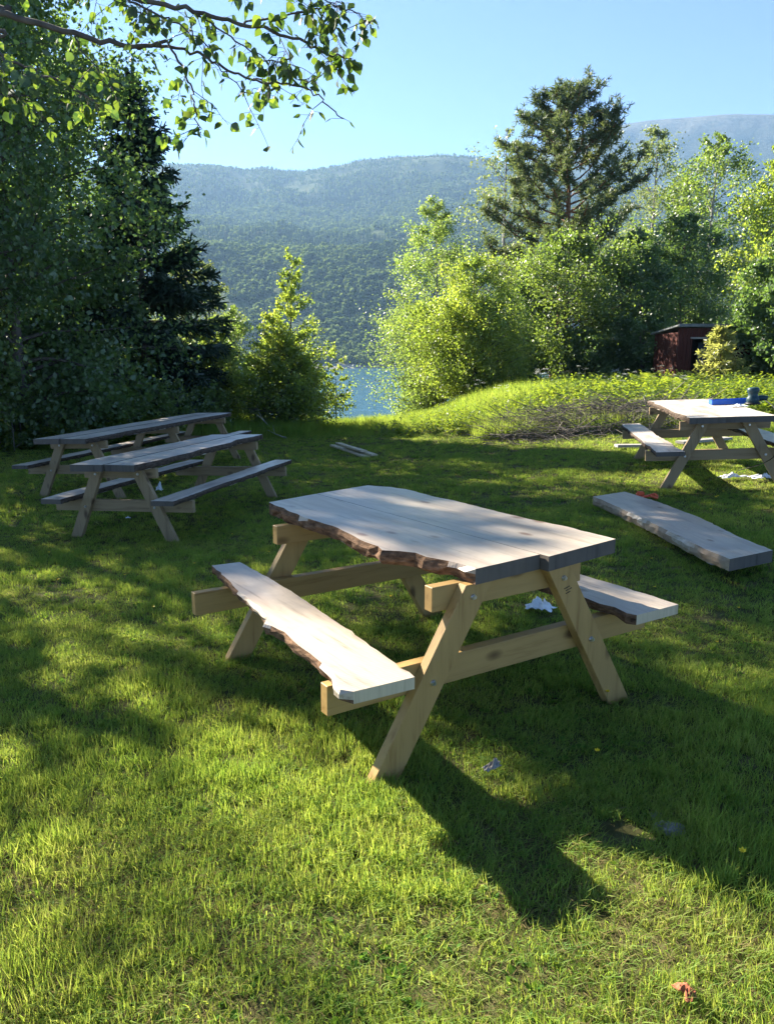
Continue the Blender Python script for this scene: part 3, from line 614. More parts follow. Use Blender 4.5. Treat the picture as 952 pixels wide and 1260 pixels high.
# ------------------------------------------------------------------ picnic tables
def prism_mesh(name, poly, axis, a0, a1, frame=None):
    """extrude a 2D polygon (list of (p, q)) along axis ('x','y','z') from a0 to a1"""
    bm = bmesh.new(); n = len(poly)
    def mk(p, q, a): return {'x': (a, p, q), 'y': (p, a, q), 'z': (p, q, a)}[axis]
    lo = [bm.verts.new(mk(p, q, a0)) for p, q in poly]; hi = [bm.verts.new(mk(p, q, a1)) for p, q in poly]
    bm.faces.new(lo[::-1]); bm.faces.new(hi)
    for k in range(n): bm.faces.new((lo[k], lo[(k + 1) % n], hi[(k + 1) % n], hi[k]))
    bmesh.ops.recalc_face_normals(bm, faces=bm.faces)
    bmesh.ops.bevel(bm, geom=bm.edges[:], offset=.0025, segments=1, affect='EDGES')
    me = bpy.data.meshes.new(name); bm.to_mesh(me); bm.free(); return me
def beam_x(name, x0, x1, y0, y1, z0, z1, parent, m):
    me = prism_mesh(name, [(x0, z0), (x1, z0), (x1, z1), (x0, z1)], 'y', y0, y1); return new_obj(name, me, parent, [m])
def slab(name, top, ztop, thick, live, parent, mats, seed=0, flare=.012, rough=.006, step=.045, peeled=False):
    """top: outline [(x, y)] counter-clockwise or not; live[i]: edge i->i+1 still carries bark. mats: (face, bark, end)"""
    rng = np.random.default_rng(seed); n = len(top); ring = []; lv = []
    P = np.array(top, float)
    area = sum(P[i, 0] * P[(i + 1) % n, 1] - P[(i + 1) % n, 0] * P[i, 1] for i in range(n))
    if area < 0: P = P[::-1]; live = [live[(n - 2 - i) % n] for i in range(n)]
    for i in range(n):
        a, b = P[i], P[(i + 1) % n]; L = np.linalg.norm(b - a); k = max(1, int(L / step)) if live[i] else max(1, int(L / .25))
        for j in range(k):
            p = a + (b - a) * j / k
            if live[i] and j > 0:
                nrm = np.array([b[1] - a[1], a[0] - b[0]]) / L; p = p + nrm * rng.normal(0, rough * .6)
            ring.append(p); lv.append(live[i])
    ring = np.array(ring); m = len(ring)
    T = np.roll(ring, -1, 0) - np.roll(ring, 1, 0); T /= np.linalg.norm(T, axis=1, keepdims=True) + 1e-9
    Nn = np.stack([T[:, 1], -T[:, 0]], 1); lvp = np.array([lv[i] or lv[i - 1] for i in range(m)]) & np.array([lv[i] == lv[i - 1] for i in range(m)])
    w = np.convolve(np.concatenate([rng.normal(size=m), rng.normal(size=2)]), [.3, .4, .3], 'valid')[:m]
    def layer(z, o, r):
        off = np.where(lvp, o + r * w + rng.normal(0, r * .5, m), 0.0); return np.concatenate([ring + Nn * off[:, None], np.full((m, 1), z) + np.where(lvp, rng.normal(0, .003, m), 0)[:, None]], 1)
    layers = [np.concatenate([ring, np.full((m, 1), ztop)], 1), layer(ztop - thick * .33, flare * .9, rough), layer(ztop - thick * .68, flare * .6, rough), layer(ztop - thick, -flare * .3, rough)]
    bm = bmesh.new(); VV = [[bm.verts.new(tuple(p)) for p in L] for L in layers]
    f = bm.faces.new(VV[0]); f.material_index = 0
    f = bm.faces.new(VV[-1][::-1]); f.material_index = 0
    peel = vnoise(np.arange(m) * .23, np.arange(m) * 0 + seed, seed)
    for li, (a, b) in enumerate(zip(VV[:-1], VV[1:])):
        for k in range(m):
            f = bm.faces.new((b[k], b[(k + 1) % m], a[(k + 1) % m], a[k])); f.material_index = (0 if peeled and ((li == 0 and peel[k] > .52) or (li == 1 and peel[k] > .80)) else 1) if lv[k] else 2; f.smooth = False
    bmesh.ops.recalc_face_normals(bm, faces=bm.faces)
    me = bpy.data.meshes.new(name); bm.to_mesh(me); bm.free()
    return new_obj(name, me, parent, mats)
def bolt(parent, x, y, z, ny):
    bm = bmesh.new(); bmesh.ops.create_cone(bm, segments=12, radius1=.013, radius2=.011, depth=.006, cap_ends=True, matrix=Matrix.Translation((x, y + ny * .003, z)) @ Matrix.Rotation(R(90), 4, 'X'))
    bmesh.ops.create_cone(bm, segments=6, radius1=.008, radius2=.008, depth=.008, cap_ends=True, matrix=Matrix.Translation((x, y + ny * .009, z)) @ Matrix.Rotation(R(90), 4, 'X'))
    me = bpy.data.meshes.new('bolt'); bm.to_mesh(me); bm.free(); new_obj('bolt', me, parent, [M['steel']])
LEGT, BEAMT = .048, .050
def leg(parent, sg, y0, foot, top, ztop, w, m, zfoot=-.03):
    """sg = -1 / 1, leaning leg in the plane y0..y0+LEGT"""
    hw = w / 2 / math.cos(math.atan2(abs(foot - top), ztop)); s = (foot - top) / ztop
    xf = lambda z: sg * (foot - s * z)
    return new_obj('leg', prism_mesh('leg', [(xf(zfoot) - hw, zfoot), (xf(zfoot) + hw, zfoot), (xf(ztop) + hw, ztop), (xf(ztop) - hw, ztop)], 'y', y0, y0 + LEGT), parent, [m])
def frame(root, l, inner, foot, top, ztop, zbench, wleg, mu, mx, bear, beam, boltz=.35, bear_h=.10, beam_h=.115):
    """one end frame: l = position along the table, inner = +1 if the beams lie on the +y side of the legs"""
    y0 = l - LEGT / 2
    legs = {sg: leg(root, sg, y0, foot, top, ztop, wleg, mu) for sg in (-1, 1)}
    yb = y0 + LEGT + .001 if inner > 0 else y0 - BEAMT - .001
    beam_x('top_bearer', bear[0], bear[1], yb, yb + BEAMT, ztop - bear_h, ztop - .001, root, mx)
    beam_x('seat_beam', beam[0], beam[1], yb, yb + BEAMT, zbench - beam_h, zbench, root, mx)
    yo = y0 if inner > 0 else y0 + LEGT
    for sg in (-1, 1):
        bolt(legs[sg], sg * (foot - (foot - top) / ztop * boltz), yo, boltz, -inner)
        bolt(legs[sg], sg * (foot - (foot - top) / ztop * (ztop - .05)), yo, ztop - .05, -inner)

# --- the big live-edge table in front
TX, TY, TA = .166, 3.583, .572
main = empty('picnic_table', (TX, TY, 0), (0, 0, TA))
tag(main, 'large live-edge picnic table with bark edges and new yellowish treated legs', 'picnic table', 'live-edge picnic tables on the lawn')
def loc(u, v, z):
    p = at_z(u, v, z); dx, dy = p[0] - TX, p[1] - TY; c, s = math.cos(TA), math.sin(TA); return (dx * c + dy * s, -dx * s + dy * c)
ZT, ZB, THK, BTH = .775, .465, .064, .045
sm = (M['slab'], M['bark'], M['end'])
left_edge = [(585, 700), (564, 693), (540, 688), (524, 685), (511, 680), (491, 678), (470, 677), (465, 672), (450, 667), (438, 661), (420, 652), (409, 647), (379, 638), (352, 627), (331, 618)]
seam_b = (389, 607.5); seam_f = (664, 682)
A_out = [loc(*p, ZT) for p in left_edge] + [loc(*seam_b, ZT), loc(*seam_f, ZT)]
slab('tabletop_slab', A_out, ZT, THK, [True] * 14 + [False] * 3, main, sm, 1, .014, .010, peeled=True)
right_edge = [(757, 663), (706, 650), (644, 637), (591, 624), (560, 616), (534, 611), (505, 603), (481, 599), (452, 597)]
B_out = [loc(675, 684.5, ZT)] + [loc(*p, ZT) for p in right_edge] + [loc(389.6, 607.3, ZT), loc(664.9, 681.7, ZT)]
slab('tabletop_slab', B_out, ZT - .0006, THK, [False] + [True] * 8 + [False] * 3, main, sm, 2, .01, .006)
bl_px = [(435, 851), (419, 848.5), (413, 844), (412, 831), (406, 823), (387.5, 809), (368.6, 795), (350, 777.6), (334, 770), (325, 767.6), (329, 759), (321, 748), (305.6, 736.7), (290, 724), (277, 710), (260.6, 695.8),
         (295, 691.5), (334, 713), (362, 730), (402, 757), (450, 790), (510, 833)]
slab('bench_seat', [loc(*p, ZB) for p in bl_px], ZB, BTH, [True] * 15 + [False] + [True] * 5 + [False], main, (M['slab'], M['bark'], M['end_pale']), 3, .008, .004, peeled=True)
br = [loc(783, 757, ZB), loc(834, 743.7, ZB)]
bw = math.hypot(br[1][0] - br[0][0], br[1][1] - br[0][1])
q = [loc(*p, ZB) for p in [(771, 754.5), (756, 747), (738, 743), (716, 734)]]
x_in = q[-1][0]; x_out = br[1][0]
rb = [br[1], (x_out + .012, br[1][1] + .35), (x_out - .005, .0), (x_out + .01, .45), (x_out - .02, .93), (x_in + .01, .95), (x_in - .02, .5), (x_in + .02, .1)] + [(p[0], p[1]) for p in q[::-1]] + [br[0]]
slab('bench_seat', rb, ZB, BTH, [True] * 4 + [False] + [True] * (len(rb) - 6) + [False], main, (M['slab'], M['bark'], M['end_pale']), 4, .01, .005)
LEGW = .112
bl_ = loc(500, 725, .66)[0]
frame(main, -.713, 1, .648, .215, ZT - THK - .002, ZB - BTH - .001, LEGW, M['timber_u'], M['timber_x'], (bl_, .40), (-.865, .86))
frame(main, .713, -1, .648, .215, ZT - THK - .002, ZB - BTH - .001, LEGW, M['timber_u'], M['timber_x'], (-.43, .40), (-.885, .86))
# a stamped mark on the right front leg (illegible little strokes)
bm = bmesh.new()
for k, (a, b, w) in enumerate([(-.020, .014, .0035), (-.016, .020, .003), (-.022, .004, .003)]):
    zc = .615 - k * .011; xc = .648 - (.648 - .215) / .709 * zc
    for t in range(5):
        x0 = xc + a + (b - a) * t / 5; bmesh.ops.create_cube(bm, size=1, matrix=Matrix.Translation((x0, -.713 - LEGT / 2 - .0006, zc + x0 * .25 - xc * .25)) @ Matrix.Diagonal((.0042 + .001 * ((t * 7 + k) % 3), .0008, w * 1.4, 1)))
me = bpy.data.meshes.new('stamp_mark'); bm.to_mesh(me); bm.free(); new_obj('stamp_mark', me, main, [M['ink']])['kind'] = 'stuff'

# --- the other tables
def other_table(label, x, y, z, yaw, roll, s, lp, hw, hl, bo, bi, bl, seed, split=0.0, grey=True, bear=None, ztop=.775, legw=.105):
    rng = np.random.default_rng(seed)
    root = empty('picnic_table', (x, y, z), (0, 0, 0)); root.rotation_euler = (Matrix.Rotation(roll, 3, 'Y') @ Matrix.Rotation(yaw, 3, 'Z')).to_euler()
    tag(root, label, 'picnic table', 'live-edge picnic tables on the lawn')
    mt = (M['slab_grey'], M['bark_dull'], M['end'])
    def edge(x0, y0, y1, n, amp):
        w = rng.normal(0, amp, n + 1); return [(x0 + w[k], y0 + (y1 - y0) * k / n) for k in range(n + 1)]
    L = edge(-hw, -hl, hl, 9, .018); Rr = edge(hw, hl, -hl, 9, .018)
    slab('tabletop_slab', L + [(split - .004, hl), (split - .004, -hl)], ztop, .062, [True] * 9 + [False] * 3, root, mt, seed)
    slab('tabletop_slab', Rr + [(split + .004, -hl + .03), (split + .004, hl + .02)], ztop - .003, .06, [True] * 9 + [False] * 3, root, mt, seed + 1)
    for sg in (-1, 1):
        i_ = edge(sg * bi, -bl, bl, 8, .010); o_ = edge(sg * bo, bl, -bl, 8, .012)
        slab('bench_seat', i_ + o_, .455, .045, [True] * 8 + [False] + [True] * 8 + [False], root, mt, seed + 3 + sg)
    for k, l in enumerate(lp):
        frame(root, l, 1 if k == 0 else -1, s, .2, ztop - .064, .409, legw, M['timber_old_u'], M['timber_old_x'], (-hw - .04, hw + .04), (-bo - .04, bo + .04), .35, .095, .11)
    return root
ROLL = -.055
other_table('greyish picnic table with slim benches, in front of the long table', -2.11, 8.13, -.115, R(-15.0), ROLL * .6, .53, (-1.17, 1.17), .34, 1.40, .69, .47, 1.41, 301)
other_table('long grey picnic table on three trestles beside the bushes', -3.34, 11.2, -.10, R(-11.2), ROLL * .5, .54, (-1.9, 0.15, 1.9), .34, 2.26, .69, .47, 2.22, 311)
T4 = other_table('weathered picnic table carrying blue tray and sanding tools, near the brush pile', 3.83, 9.05, .262, R(-11.3), ROLL * .9, .58, (-1.16, 1.16), .40, 1.48, .74, .49, 1.62, 321, split=-.06)

# ------------------------------------------------------------------ things lying about
def boxy(name, dims, parent=None, m=None, bev=.004, loc=(0, 0, 0), rot=(0, 0, 0)):
    bm = bmesh.new(); bmesh.ops.create_cube(bm, size=1, matrix=Matrix.LocRotScale(Vector(loc), None, None) @ Matrix.Rotation(rot[2], 4, 'Z') @ Matrix.Rotation(rot[0], 4, 'X') @ Matrix.Rotation(rot[1], 4, 'Y') @ Matrix.Diagonal((*dims, 1)))
    if bev: bmesh.ops.bevel(bm, geom=bm.edges[:], offset=bev, segments=2, affect='EDGES')
    me = bpy.data.meshes.new(name); bm.to_mesh(me); bm.free(); return new_obj(name, me, parent, [m] if m else [])
def lathe(name, prof_, parent=None, m=None, k=18, loc=(0, 0, 0)):
    V = []; Q = []
    for j, (r, z) in enumerate(prof_):
        for t in range(k): V.append((loc[0] + r * math.cos(t * 2 * math.pi / k), loc[1] + r * math.sin(t * 2 * math.pi / k), loc[2] + z))
    for j in range(len(prof_) - 1):
        for t in range(k): Q.append((j * k + t, j * k + (t + 1) % k, (j + 1) * k + (t + 1) % k, (j + 1) * k + t))
    return new_obj(name, mesh_np(name, V, Q, smooth=True), parent, [m] if m else [])
bpy.context.view_layer.update()
def on_t4(x, y, dz=0): return T4.matrix_world @ Vector((x, y, .775 + dz))
def t4_from_px(u, v):        # the pixel's point on the table's upper face
    Mi = T4.matrix_world.inverted(); o = Mi @ Vector(_O); d = (Mi.to_3x3() @ Vector(ray(u, v))); t = (.775 - o.z) / d.z; return o + d * t
r4 = T4.matrix_world.to_euler()
p = t4_from_px(897, 497); q_ = on_t4(p.x, p.y, .002)
tr = empty('blue_tray', q_, r4); tag(tr, 'bright blue plastic tool tray lying on the weathered picnic table', 'tray')
boxy('tray_floor', (.44, .20, .006), tr, M['blue'], .002, (0, 0, .003))
for sx, sy, d in ((0, .097, (.44, .006, .050)), (0, -.097, (.44, .006, .050)), (.217, 0, (.006, .188, .050)), (-.217, 0, (.006, .188, .050))):
    boxy('tray_side', d, tr, M['blue'], .002, (sx, sy, .032))
p = t4_from_px(926, 498); q_ = on_t4(p.x, p.y + .02, .002)
sd = empty('sander', q_, r4); sd.scale = (1.35, 1.35, 1.35); tag(sd, 'dark teal power sander standing on the weathered picnic table', 'power tool')
lathe('sanding_pad', [(0, 0), (.058, 0), (.062, .006), (.060, .018), (0, .019)], sd, M['black'])
lathe('motor_body', [(.050, .018), (.055, .03), (.052, .06), (.040, .075), (.042, .10), (.050, .112), (.050, .135), (.040, .146), (0, .148)], sd, M['teal'])
tb = Tubes(); tb.add([(.04, 0, .05), (.075, 0, .055), (.115, 0, .05)], [.022, .024, .020], 12); new_obj('dust_spout', tb.mesh('dust_spout'), sd, [M['teal']])
def crumple(name, w, d, h, seed, m, parent=None, loc=(0, 0, 0), rotz=0):
    rng = np.random.default_rng(seed); nx, ny = 26, 20; X, Y = np.meshgrid(np.linspace(-.5, .5, nx), np.linspace(-.5, .5, ny))
    rr = np.sqrt((X * 2) ** 2 + (Y * 2) ** 2); Z = h * (np.abs(fbm(X * 4, Y * 4, seed, 2)) * 1.3 + .08) * np.clip(1.35 - rr, .05, 1)
    k = .75 + .35 * fbm(np.arctan2(Y, X) * 1.4, rr * 0, seed + 5, 2)
    i = np.arange(ny - 1)[:, None] * nx + np.arange(nx - 1)[None]
    V = np.stack([X * w * k, Y * d * k, Z], -1).reshape(-1, 3); Q = np.stack([i, i + 1, i + nx + 1, i + nx], -1).reshape(-1, 4)
    o = new_obj(name, mesh_np(name, V, Q, smooth=True), parent, [m]); o.location = loc; o.rotation_euler = (0, 0, rotz)
    so = o.modifiers.new('thick', 'SOLIDIFY'); so.thickness = .002; return o
p = t4_from_px(907, 500); q_ = on_t4(p.x, p.y - .06, .006)
o = crumple('white_rag', .26, .16, .035, 7, M['plastic_white'], None, q_); o.rotation_euler = r4; tag(o, 'crumpled white rag beside the blue tray on the table', 'rag')
# cable from the sander down to the grass
Mw = T4.matrix_world
a = Vector(sd.location) + Vector((.12, 0, .06)); pe = t4_from_px(933, 506); e0 = on_t4(pe.x + .02, -1.50, .012)
gp = at_ground(905, 585); g2 = at_ground(896, 592)
tb = Tubes(); P_ = [tuple(a), tuple((a + e0) / 2 + Vector((.03, 0, .0))), tuple(e0), tuple(e0 + Vector((-.005, -.03, -.12))), (e0.x - .03, e0.y - .05, e0.z - .42), (gp[0] + .03, gp[1] + .02, gp[2] + .05), (gp[0], gp[1], gp[2] + .012), (g2[0] - .2, g2[1] + .05, g2[2] + .015)]
def smooth_poly(P, k=8):
    P = [np.array(p, float) for p in P]; P = [P[0]] + P + [P[-1]]; out = []
    for i in range(1, len(P) - 2):
        for j in range(k):
            t = j / k; out.append(.5 * ((2 * P[i]) + (-P[i - 1] + P[i + 1]) * t + (2 * P[i - 1] - 5 * P[i] + 4 * P[i + 1] - P[i + 2]) * t * t + (-P[i - 1] + 3 * P[i] - 3 * P[i + 1] + P[i + 2]) * t ** 3))
    out.append(P[-2]); return np.array(out)
tb.add(smooth_poly(P_), .005, 6); tag(new_obj('power_cable', tb.mesh('power_cable'), None, [M['black']]), 'thin black power cable hanging from the sander to the grass', 'cable')
def lay(o, u, v, dz=0, rz=0):
    p = at_ground(u, v); o.location = (p[0], p[1], gz(p[0], p[1]) + dz); o.rotation_euler = (0, 0, rz); return o
tag(lay(crumple('paper_sheet', .42, .16, .05, 12, M['plastic_white']), 900, 592, .045, R(12)), 'flattened white wrapper in the grass below the cable', 'wrapper')
tag(lay(crumple('paper_sheet', .34, .22, .06, 13, M['plastic_white']), 938, 593, .045, R(-8)), 'white wrapper in the grass beyond the cable end', 'wrapper')
tag(lay(crumple('white_rag', .20, .13, .09, 14, M['plastic_white']), 664, 755, .035, R(-25)), 'crumpled white rag in the grass under the large table', 'rag')
tag(lay(crumple('white_cup_piece', .10, .10, .12, 15, M['plastic_white']), 196, 606, .03, 0), 'small white wrapper in the grass between the two far tables', 'wrapper')
tag(lay(crumple('grey_feather_scrap', .10, .045, .035, 16, M['rock']), 606, 957, .045, R(35)), 'grey scrap of bark in the shaded grass before the large table', 'scrap')
tag(lay(crumple('white_scrap', .07, .03, .02, 19, M['plastic_white']), 158, 642, .04, R(5)), 'tiny pale paper scrap in the grass under the greyish table', 'scrap')
tag(lay(crumple('dry_leaf', .05, .07, .03, 17, M['dryleaf']), 842, 1236, .035, R(15)), 'dry red-brown leaf in the sunny foreground grass', 'leaf')
# the worn spot with stones
def stone(u, v, s, seed, label, m=None):
    rng = np.random.default_rng(seed); bm = bmesh.new(); bmesh.ops.create_icosphere(bm, subdivisions=3, radius=1)
    for ve in bm.verts: ve.co = Vector((ve.co.x * s, ve.co.y * s * .7, ve.co.z * s * .45)) * (1 + .45 * float(fbm(ve.co.x * 1.9 + seed, ve.co.y * 1.9 + ve.co.z * 1.3, seed, 4)))
    me = bpy.data.meshes.new('stone'); bm.to_mesh(me); bm.free(); o = new_obj('stone', me, None, [m or M['rock']])
    tag(lay(o, u, v, s * -.02, seed), label, 'stone'); return o
stone(826, 1022, .055, 3, 'half-buried grey stone in the bare patch of shaded lawn'); stone(806, 1006, .03, 4, 'smaller stone beside the half-buried one in the bare patch')
# thick slab plank on the right
c0 = at_ground(730, 622); pl = [(729, 612), (900, 704), (950, 690), (770, 606)]
zp = .10
pw = [at_z(u, v, zp + .07 * 2.6) for u, v in [(729, 613), (898, 692), (950, 679), (768, 607)]]
cx = np.mean([p[0] for p in pw]); cyy = np.mean([p[1] for p in pw]); zg = gz(cx, cyy)
pw = [at_z(u, v, zg + .10) for u, v in [(729, 613), (742, 618), (790, 640), (830, 660), (870, 680), (897, 691), (950, 680), (910, 664), (860, 639), (810, 620), (768, 607)]]
cx = float(np.mean([p[0] for p in pw])); cyy = float(np.mean([p[1] for p in pw])); zg = gz(cx, cyy)
dirv = np.array(pw[5]) - np.array(pw[0]); yaw = math.atan2(dirv[1], dirv[0]) + math.pi / 2
pk = empty('slab_plank', (cx, cyy, zg)); pk.rotation_euler = (0, 0, yaw)
tag(pk, 'long thick sawn plank with bark edge lying on the lawn', 'plank')
def tl(p): dx, dy = p[0] - cx, p[1] - cyy; c, s = math.cos(yaw), math.sin(yaw); return (dx * c + dy * s, -dx * s + dy * c)
M['plank_side'] = simple_mat('pale_peeled_bark', (.20, .13, .08), (.46, .36, .25), 11, .85, .6, .008, stretch=(1, .4, 1))
slab('board', [tl(p) for p in pw], .105, .085, [True] * 5 + [False] + [True] * 4 + [False], pk, (M['slab'], M['plank_side'], M['end']), 9, .016, .006, peeled=True)
boxy('bearer_block', (.30, .07, .045), pk, M['greywood'], .003, (0, .9, -.004)); boxy('bearer_block', (.30, .07, .045), pk, M['greywood'], .003, (0, -.9, -.004))
# red thing behind it
rr_ = empty('red_strap', (0, 0, 0)); p = at_ground(795, 617); rr_.location = (p[0], p[1], gz(p[0], p[1]) + .02); tag(rr_, 'orange-red ratchet strap bundle in the grass behind the thick plank', 'strap')
tb = Tubes(); tb.add([(.10 * math.cos(t), .06 * math.sin(t), .03 + .015 * math.sin(3 * t)) for t in np.linspace(0, 12.4, 60)], .014, 6); new_obj('webbing', tb.mesh('webbing'), rr_, [M['red_plastic']])
boxy('buckle', (.07, .05, .05), rr_, M['red_plastic'], .008, (-.06, .02, .05))
# pale offcuts on the far lawn
for k, (u0, v0, u1, v1, dz, lab) in enumerate([(409, 551, 452, 564, .03, 'pale sawn offcut on the far lawn, lowest of the three'), (416, 550, 461, 563, .055, 'pale sawn offcut on the far lawn, middle of the three'), (425, 555, 448, 561, .085, 'short pale offcut on top of the other two offcuts')]):
    a = at_ground(u0, v0); b = at_ground(u1, v1); L = float(np.hypot(b[0] - a[0], b[1] - a[1])); c = (a + b) / 2
    o = boxy('timber_offcut', (L, .11, .03), None, M['end_pale'], .003); o.location = (c[0], c[1], gz(c[0], c[1]) + dz); o.rotation_euler = (0, 0, math.atan2(b[1] - a[1], b[0] - a[0])); tag(o, lab, 'offcut', 'pale offcuts on the far lawn')
# planks on the ground behind the tool table
for k, (u0, v0, u1, v1, lab) in enumerate([(757, 554, 800, 551, 'grey board lying in the grass behind the tool table'), (835, 548, 895, 543, 'pale board lying in the grass under the tool table')]):
    a = at_ground(u0, v0); b = at_ground(u1, v1); L = float(np.hypot(b[0] - a[0], b[1] - a[1])); c = (a + b) / 2
    o = boxy('loose_board', (L, .16, .04), None, M['greywood'], .003); o.location = (c[0], c[1], gz(c[0], c[1]) + .05); o.rotation_euler = (0, 0, math.atan2(b[1] - a[1], b[0] - a[0])); tag(o, lab, 'board')

# ------------------------------------------------------------------ shed
def shed():
    x0, y0 = px(832, 23.4), 23.4; z0 = gz(x0 + 1.5, y0)
    root = empty('garden_shed', (x0, y0, z0), (0, 0, R(3))); tag(root, 'old red wooden shed with open doorway behind the grassy bank', 'shed')
    W_, D_, H_ = 3.9, 1.7, 1.92
    def boards(name, spans, along, fixed, z0_, z1_):
        bm = bmesh.new(); rng = random.Random(4)
        for a, b in spans:
            t = a
            while t < b - .01:
                w = min(.14, b - t); d = rng.uniform(0, .008); cx = t + w / 2
                if along == 'x': T_ = Matrix.Translation((cx, fixed - d, (z0_ + z1_) / 2)) @ Matrix.Diagonal((w - .012, .022, z1_ - z0_, 1))
                else: T_ = Matrix.Translation((fixed - d, cx, (z0_ + z1_) / 2)) @ Matrix.Diagonal((.022, w - .012, z1_ - z0_, 1))
                bmesh.ops.create_cube(bm, size=1, matrix=T_); t += w
        me = bpy.data.meshes.new(name); bm.to_mesh(me); bm.free(); o = new_obj(name, me, root, [M['redwood']]); o['kind'] = 'stuff'; return o
    boards('front_wall', [(0, .42), (1.42, W_)], 'x', 0, -.2, H_); boards('front_wall', [(.42, 1.42)], 'x', 0, H_ - .28, H_)
    boards('side_wall', [(.02, D_)], 'y', 0, -.2, H_ - .12); boards('side_wall', [(.02, D_)], 'y', W_, -.2, H_ - .12); boards('back_wall', [(0, W_)], 'x', D_, -.2, H_ - .25)
    boxy('interior_shade_sheet', (W_ - .06, .02, H_ - .1), root, M['black'], 0, (W_ / 2, D_ - .05, H_ / 2 - .1))  # black sheet before the back wall, painted shade of the shed's dark interior
    r = boxy('roof', (W_ + .22, D_ + .36, .06), root, M['roof_felt'], .01, (W_ / 2, D_ / 2 - .03, H_ - .02), (R(-5), 0, 0))
    boxy('roof_board', (W_ + .22, .025, .09), root, M['roof_felt'], .003, (W_ / 2, -.245, H_ + .072))
    for x, d, zc in ((.40, (.05, .05, H_ - .1), (H_ - .5) / 2), (1.44, (.05, .05, H_ - .1), (H_ - .5) / 2)): boxy('door_post', d, root, M['redwood'], .004, (x, -.02, zc))
    boxy('door_lintel', (1.09, .05, .05), root, M['greywood'], .004, (.92, -.023, H_ - .29))
    boxy('door_leaf', (.58, .03, H_ - .34), root, M['door_blue'], .003, (1.05, .40, (H_ - .5) / 2), (0, 0, R(18)))
shed()
spruce('young yellow-green spruce sapling in front of the red shed', px(886, 21.5), 21.5, 1.85, .95, 71, M['sapling'], name='spruce_sapling', whorl=.21, dens=.62, base=.05, droop=.2)

# ------------------------------------------------------------------ brush pile, branch heap
def twig_heap(name, label, fn, n, m, seed, rad=(.003, .009), ln=(.5, 1.6), flat=.25, k=3):
    rng = np.random.default_rng(seed); tb = Tubes()
    for i in range(n):
        c = fn(rng); az = rng.normal(0, .8) + (math.pi if rng.random() < .5 else 0); el = rng.normal(0, flat)
        L = rng.uniform(*ln); d = np.array([math.cos(az) * math.cos(el), math.sin(az) * math.cos(el), math.sin(el)])
        P = curve_pts(c - d * L / 2, d, L, 4, rng.normal(0, .25), rng, .12)
        P[:, 2] = np.maximum(P[:, 2], ground(P[:, 0], P[:, 1]) + .01); r = rng.uniform(*rad); tb.add(P, np.linspace(r, r * .4, 4), k)
    return tag(new_obj(name, tb.mesh(name), None, [m]), label, kind='stuff')
def heap_pt(rng):
    x = rng.uniform(2.1, 6.2); y = 14.3 + rng.normal(0, .5) + .10 * (x - 4); h = .36 * math.exp(-((y - 14.5) / .8) ** 2) * float(sstep(1.2, 3.6, x)) + .10
    return np.array([x, y, gz(x, y) + abs(rng.uniform(0, 1)) * h])
twig_heap('brush_pile', 'long heap of cut brushwood twigs at the foot of the grassy bank', heap_pt, 2100, M['twig'], 91)
def heap2(rng):
    p = at_ground(350 + rng.normal(0, 16), 527 + rng.normal(0, 3)); return np.array([p[0], p[1], gz(p[0], p[1]) + rng.uniform(.02, .28)])
twig_heap('branch_heap', 'small heap of grey cut branches by the young birch clump', heap2, 90, M['twig'], 92, (.004, .012), (.4, 1.2), .35, 4)
for k, (u, v, az, L) in enumerate([(345, 535, 2.7, .75), (352, 540, 2.4, .6), (338, 533, 1.9, .55)]):
    rng = np.random.default_rng(95 + k); p = at_ground(u, v); tb = Tubes(); d = np.array([math.cos(az), math.sin(az), .10])
    P = curve_pts((0, 0, .03), d, L, 6, .25, rng, .12); tb.add(P, np.linspace(.016, .006, 6), 6); tb.add(curve_pts(P[3], d + np.array([.4, -.3, .5]), L * .4, 4, .1, rng, .1), np.linspace(.008, .003, 4), 5)
    o = new_obj('dead_branch', tb.mesh('dead_branch'), None, [M['twig_pale']]); o.location = (p[0], p[1], gz(p[0], p[1]))
    tag(o, 'pale forked dead branch lying in front of the branch heap', 'branch', 'pale dead branches by the heap')
# ------------------------------------------------------------------ ferns on the bank
def fern(x, y, h, seed, label):
    rng = np.random.default_rng(seed); root = empty('fern', (x, y, gz(x, y))); tag(root, label, 'fern', 'ferns on the bank')
    for f in range(9):
        az = f * .7 + rng.uniform(-.2, .2); P = curve_pts((0, 0, 0), (math.cos(az) * .45, math.sin(az) * .45, 1), h * rng.uniform(.8, 1.1), 9, -1.1, rng, .02)
        V = []; side = np.array([-math.sin(az), math.cos(az), 0])
        for i in range(1, 8):
            for u in (0, .5):
                o = P[i] + (P[i + 1] - P[i]) * u; t = (i + u) / 9; w = h * .26 * math.sin(math.pi * min(1, t * .85 + .15)); dd = (P[i + 1] - P[i]); 
                for sg in (-1, 1):
                    e = o + side * sg * w + dd * .5 + np.array([0, 0, -.02]); V.append([o - dd * .22, e - dd * .05, e + dd * .05, o + dd * .22])
        V = np.array(V); new_obj('frond', mesh_np('frond', V, np.arange(len(V) * 4).reshape(-1, 4), attr=rng.uniform(.3, 1, len(V))), root, [M['herb']])
for k, (u, y, h, lab) in enumerate([(806, 19.6, 1.0, 'large bright fern on the bank beside the shed corner'), (825, 19.0, .8, 'bright fern in front of the shed door'), (745, 18.6, .7, 'broad green fern on the bank by the rowan trunk')]):
    fern(px(u, y), y, h, 110 + k, lab)

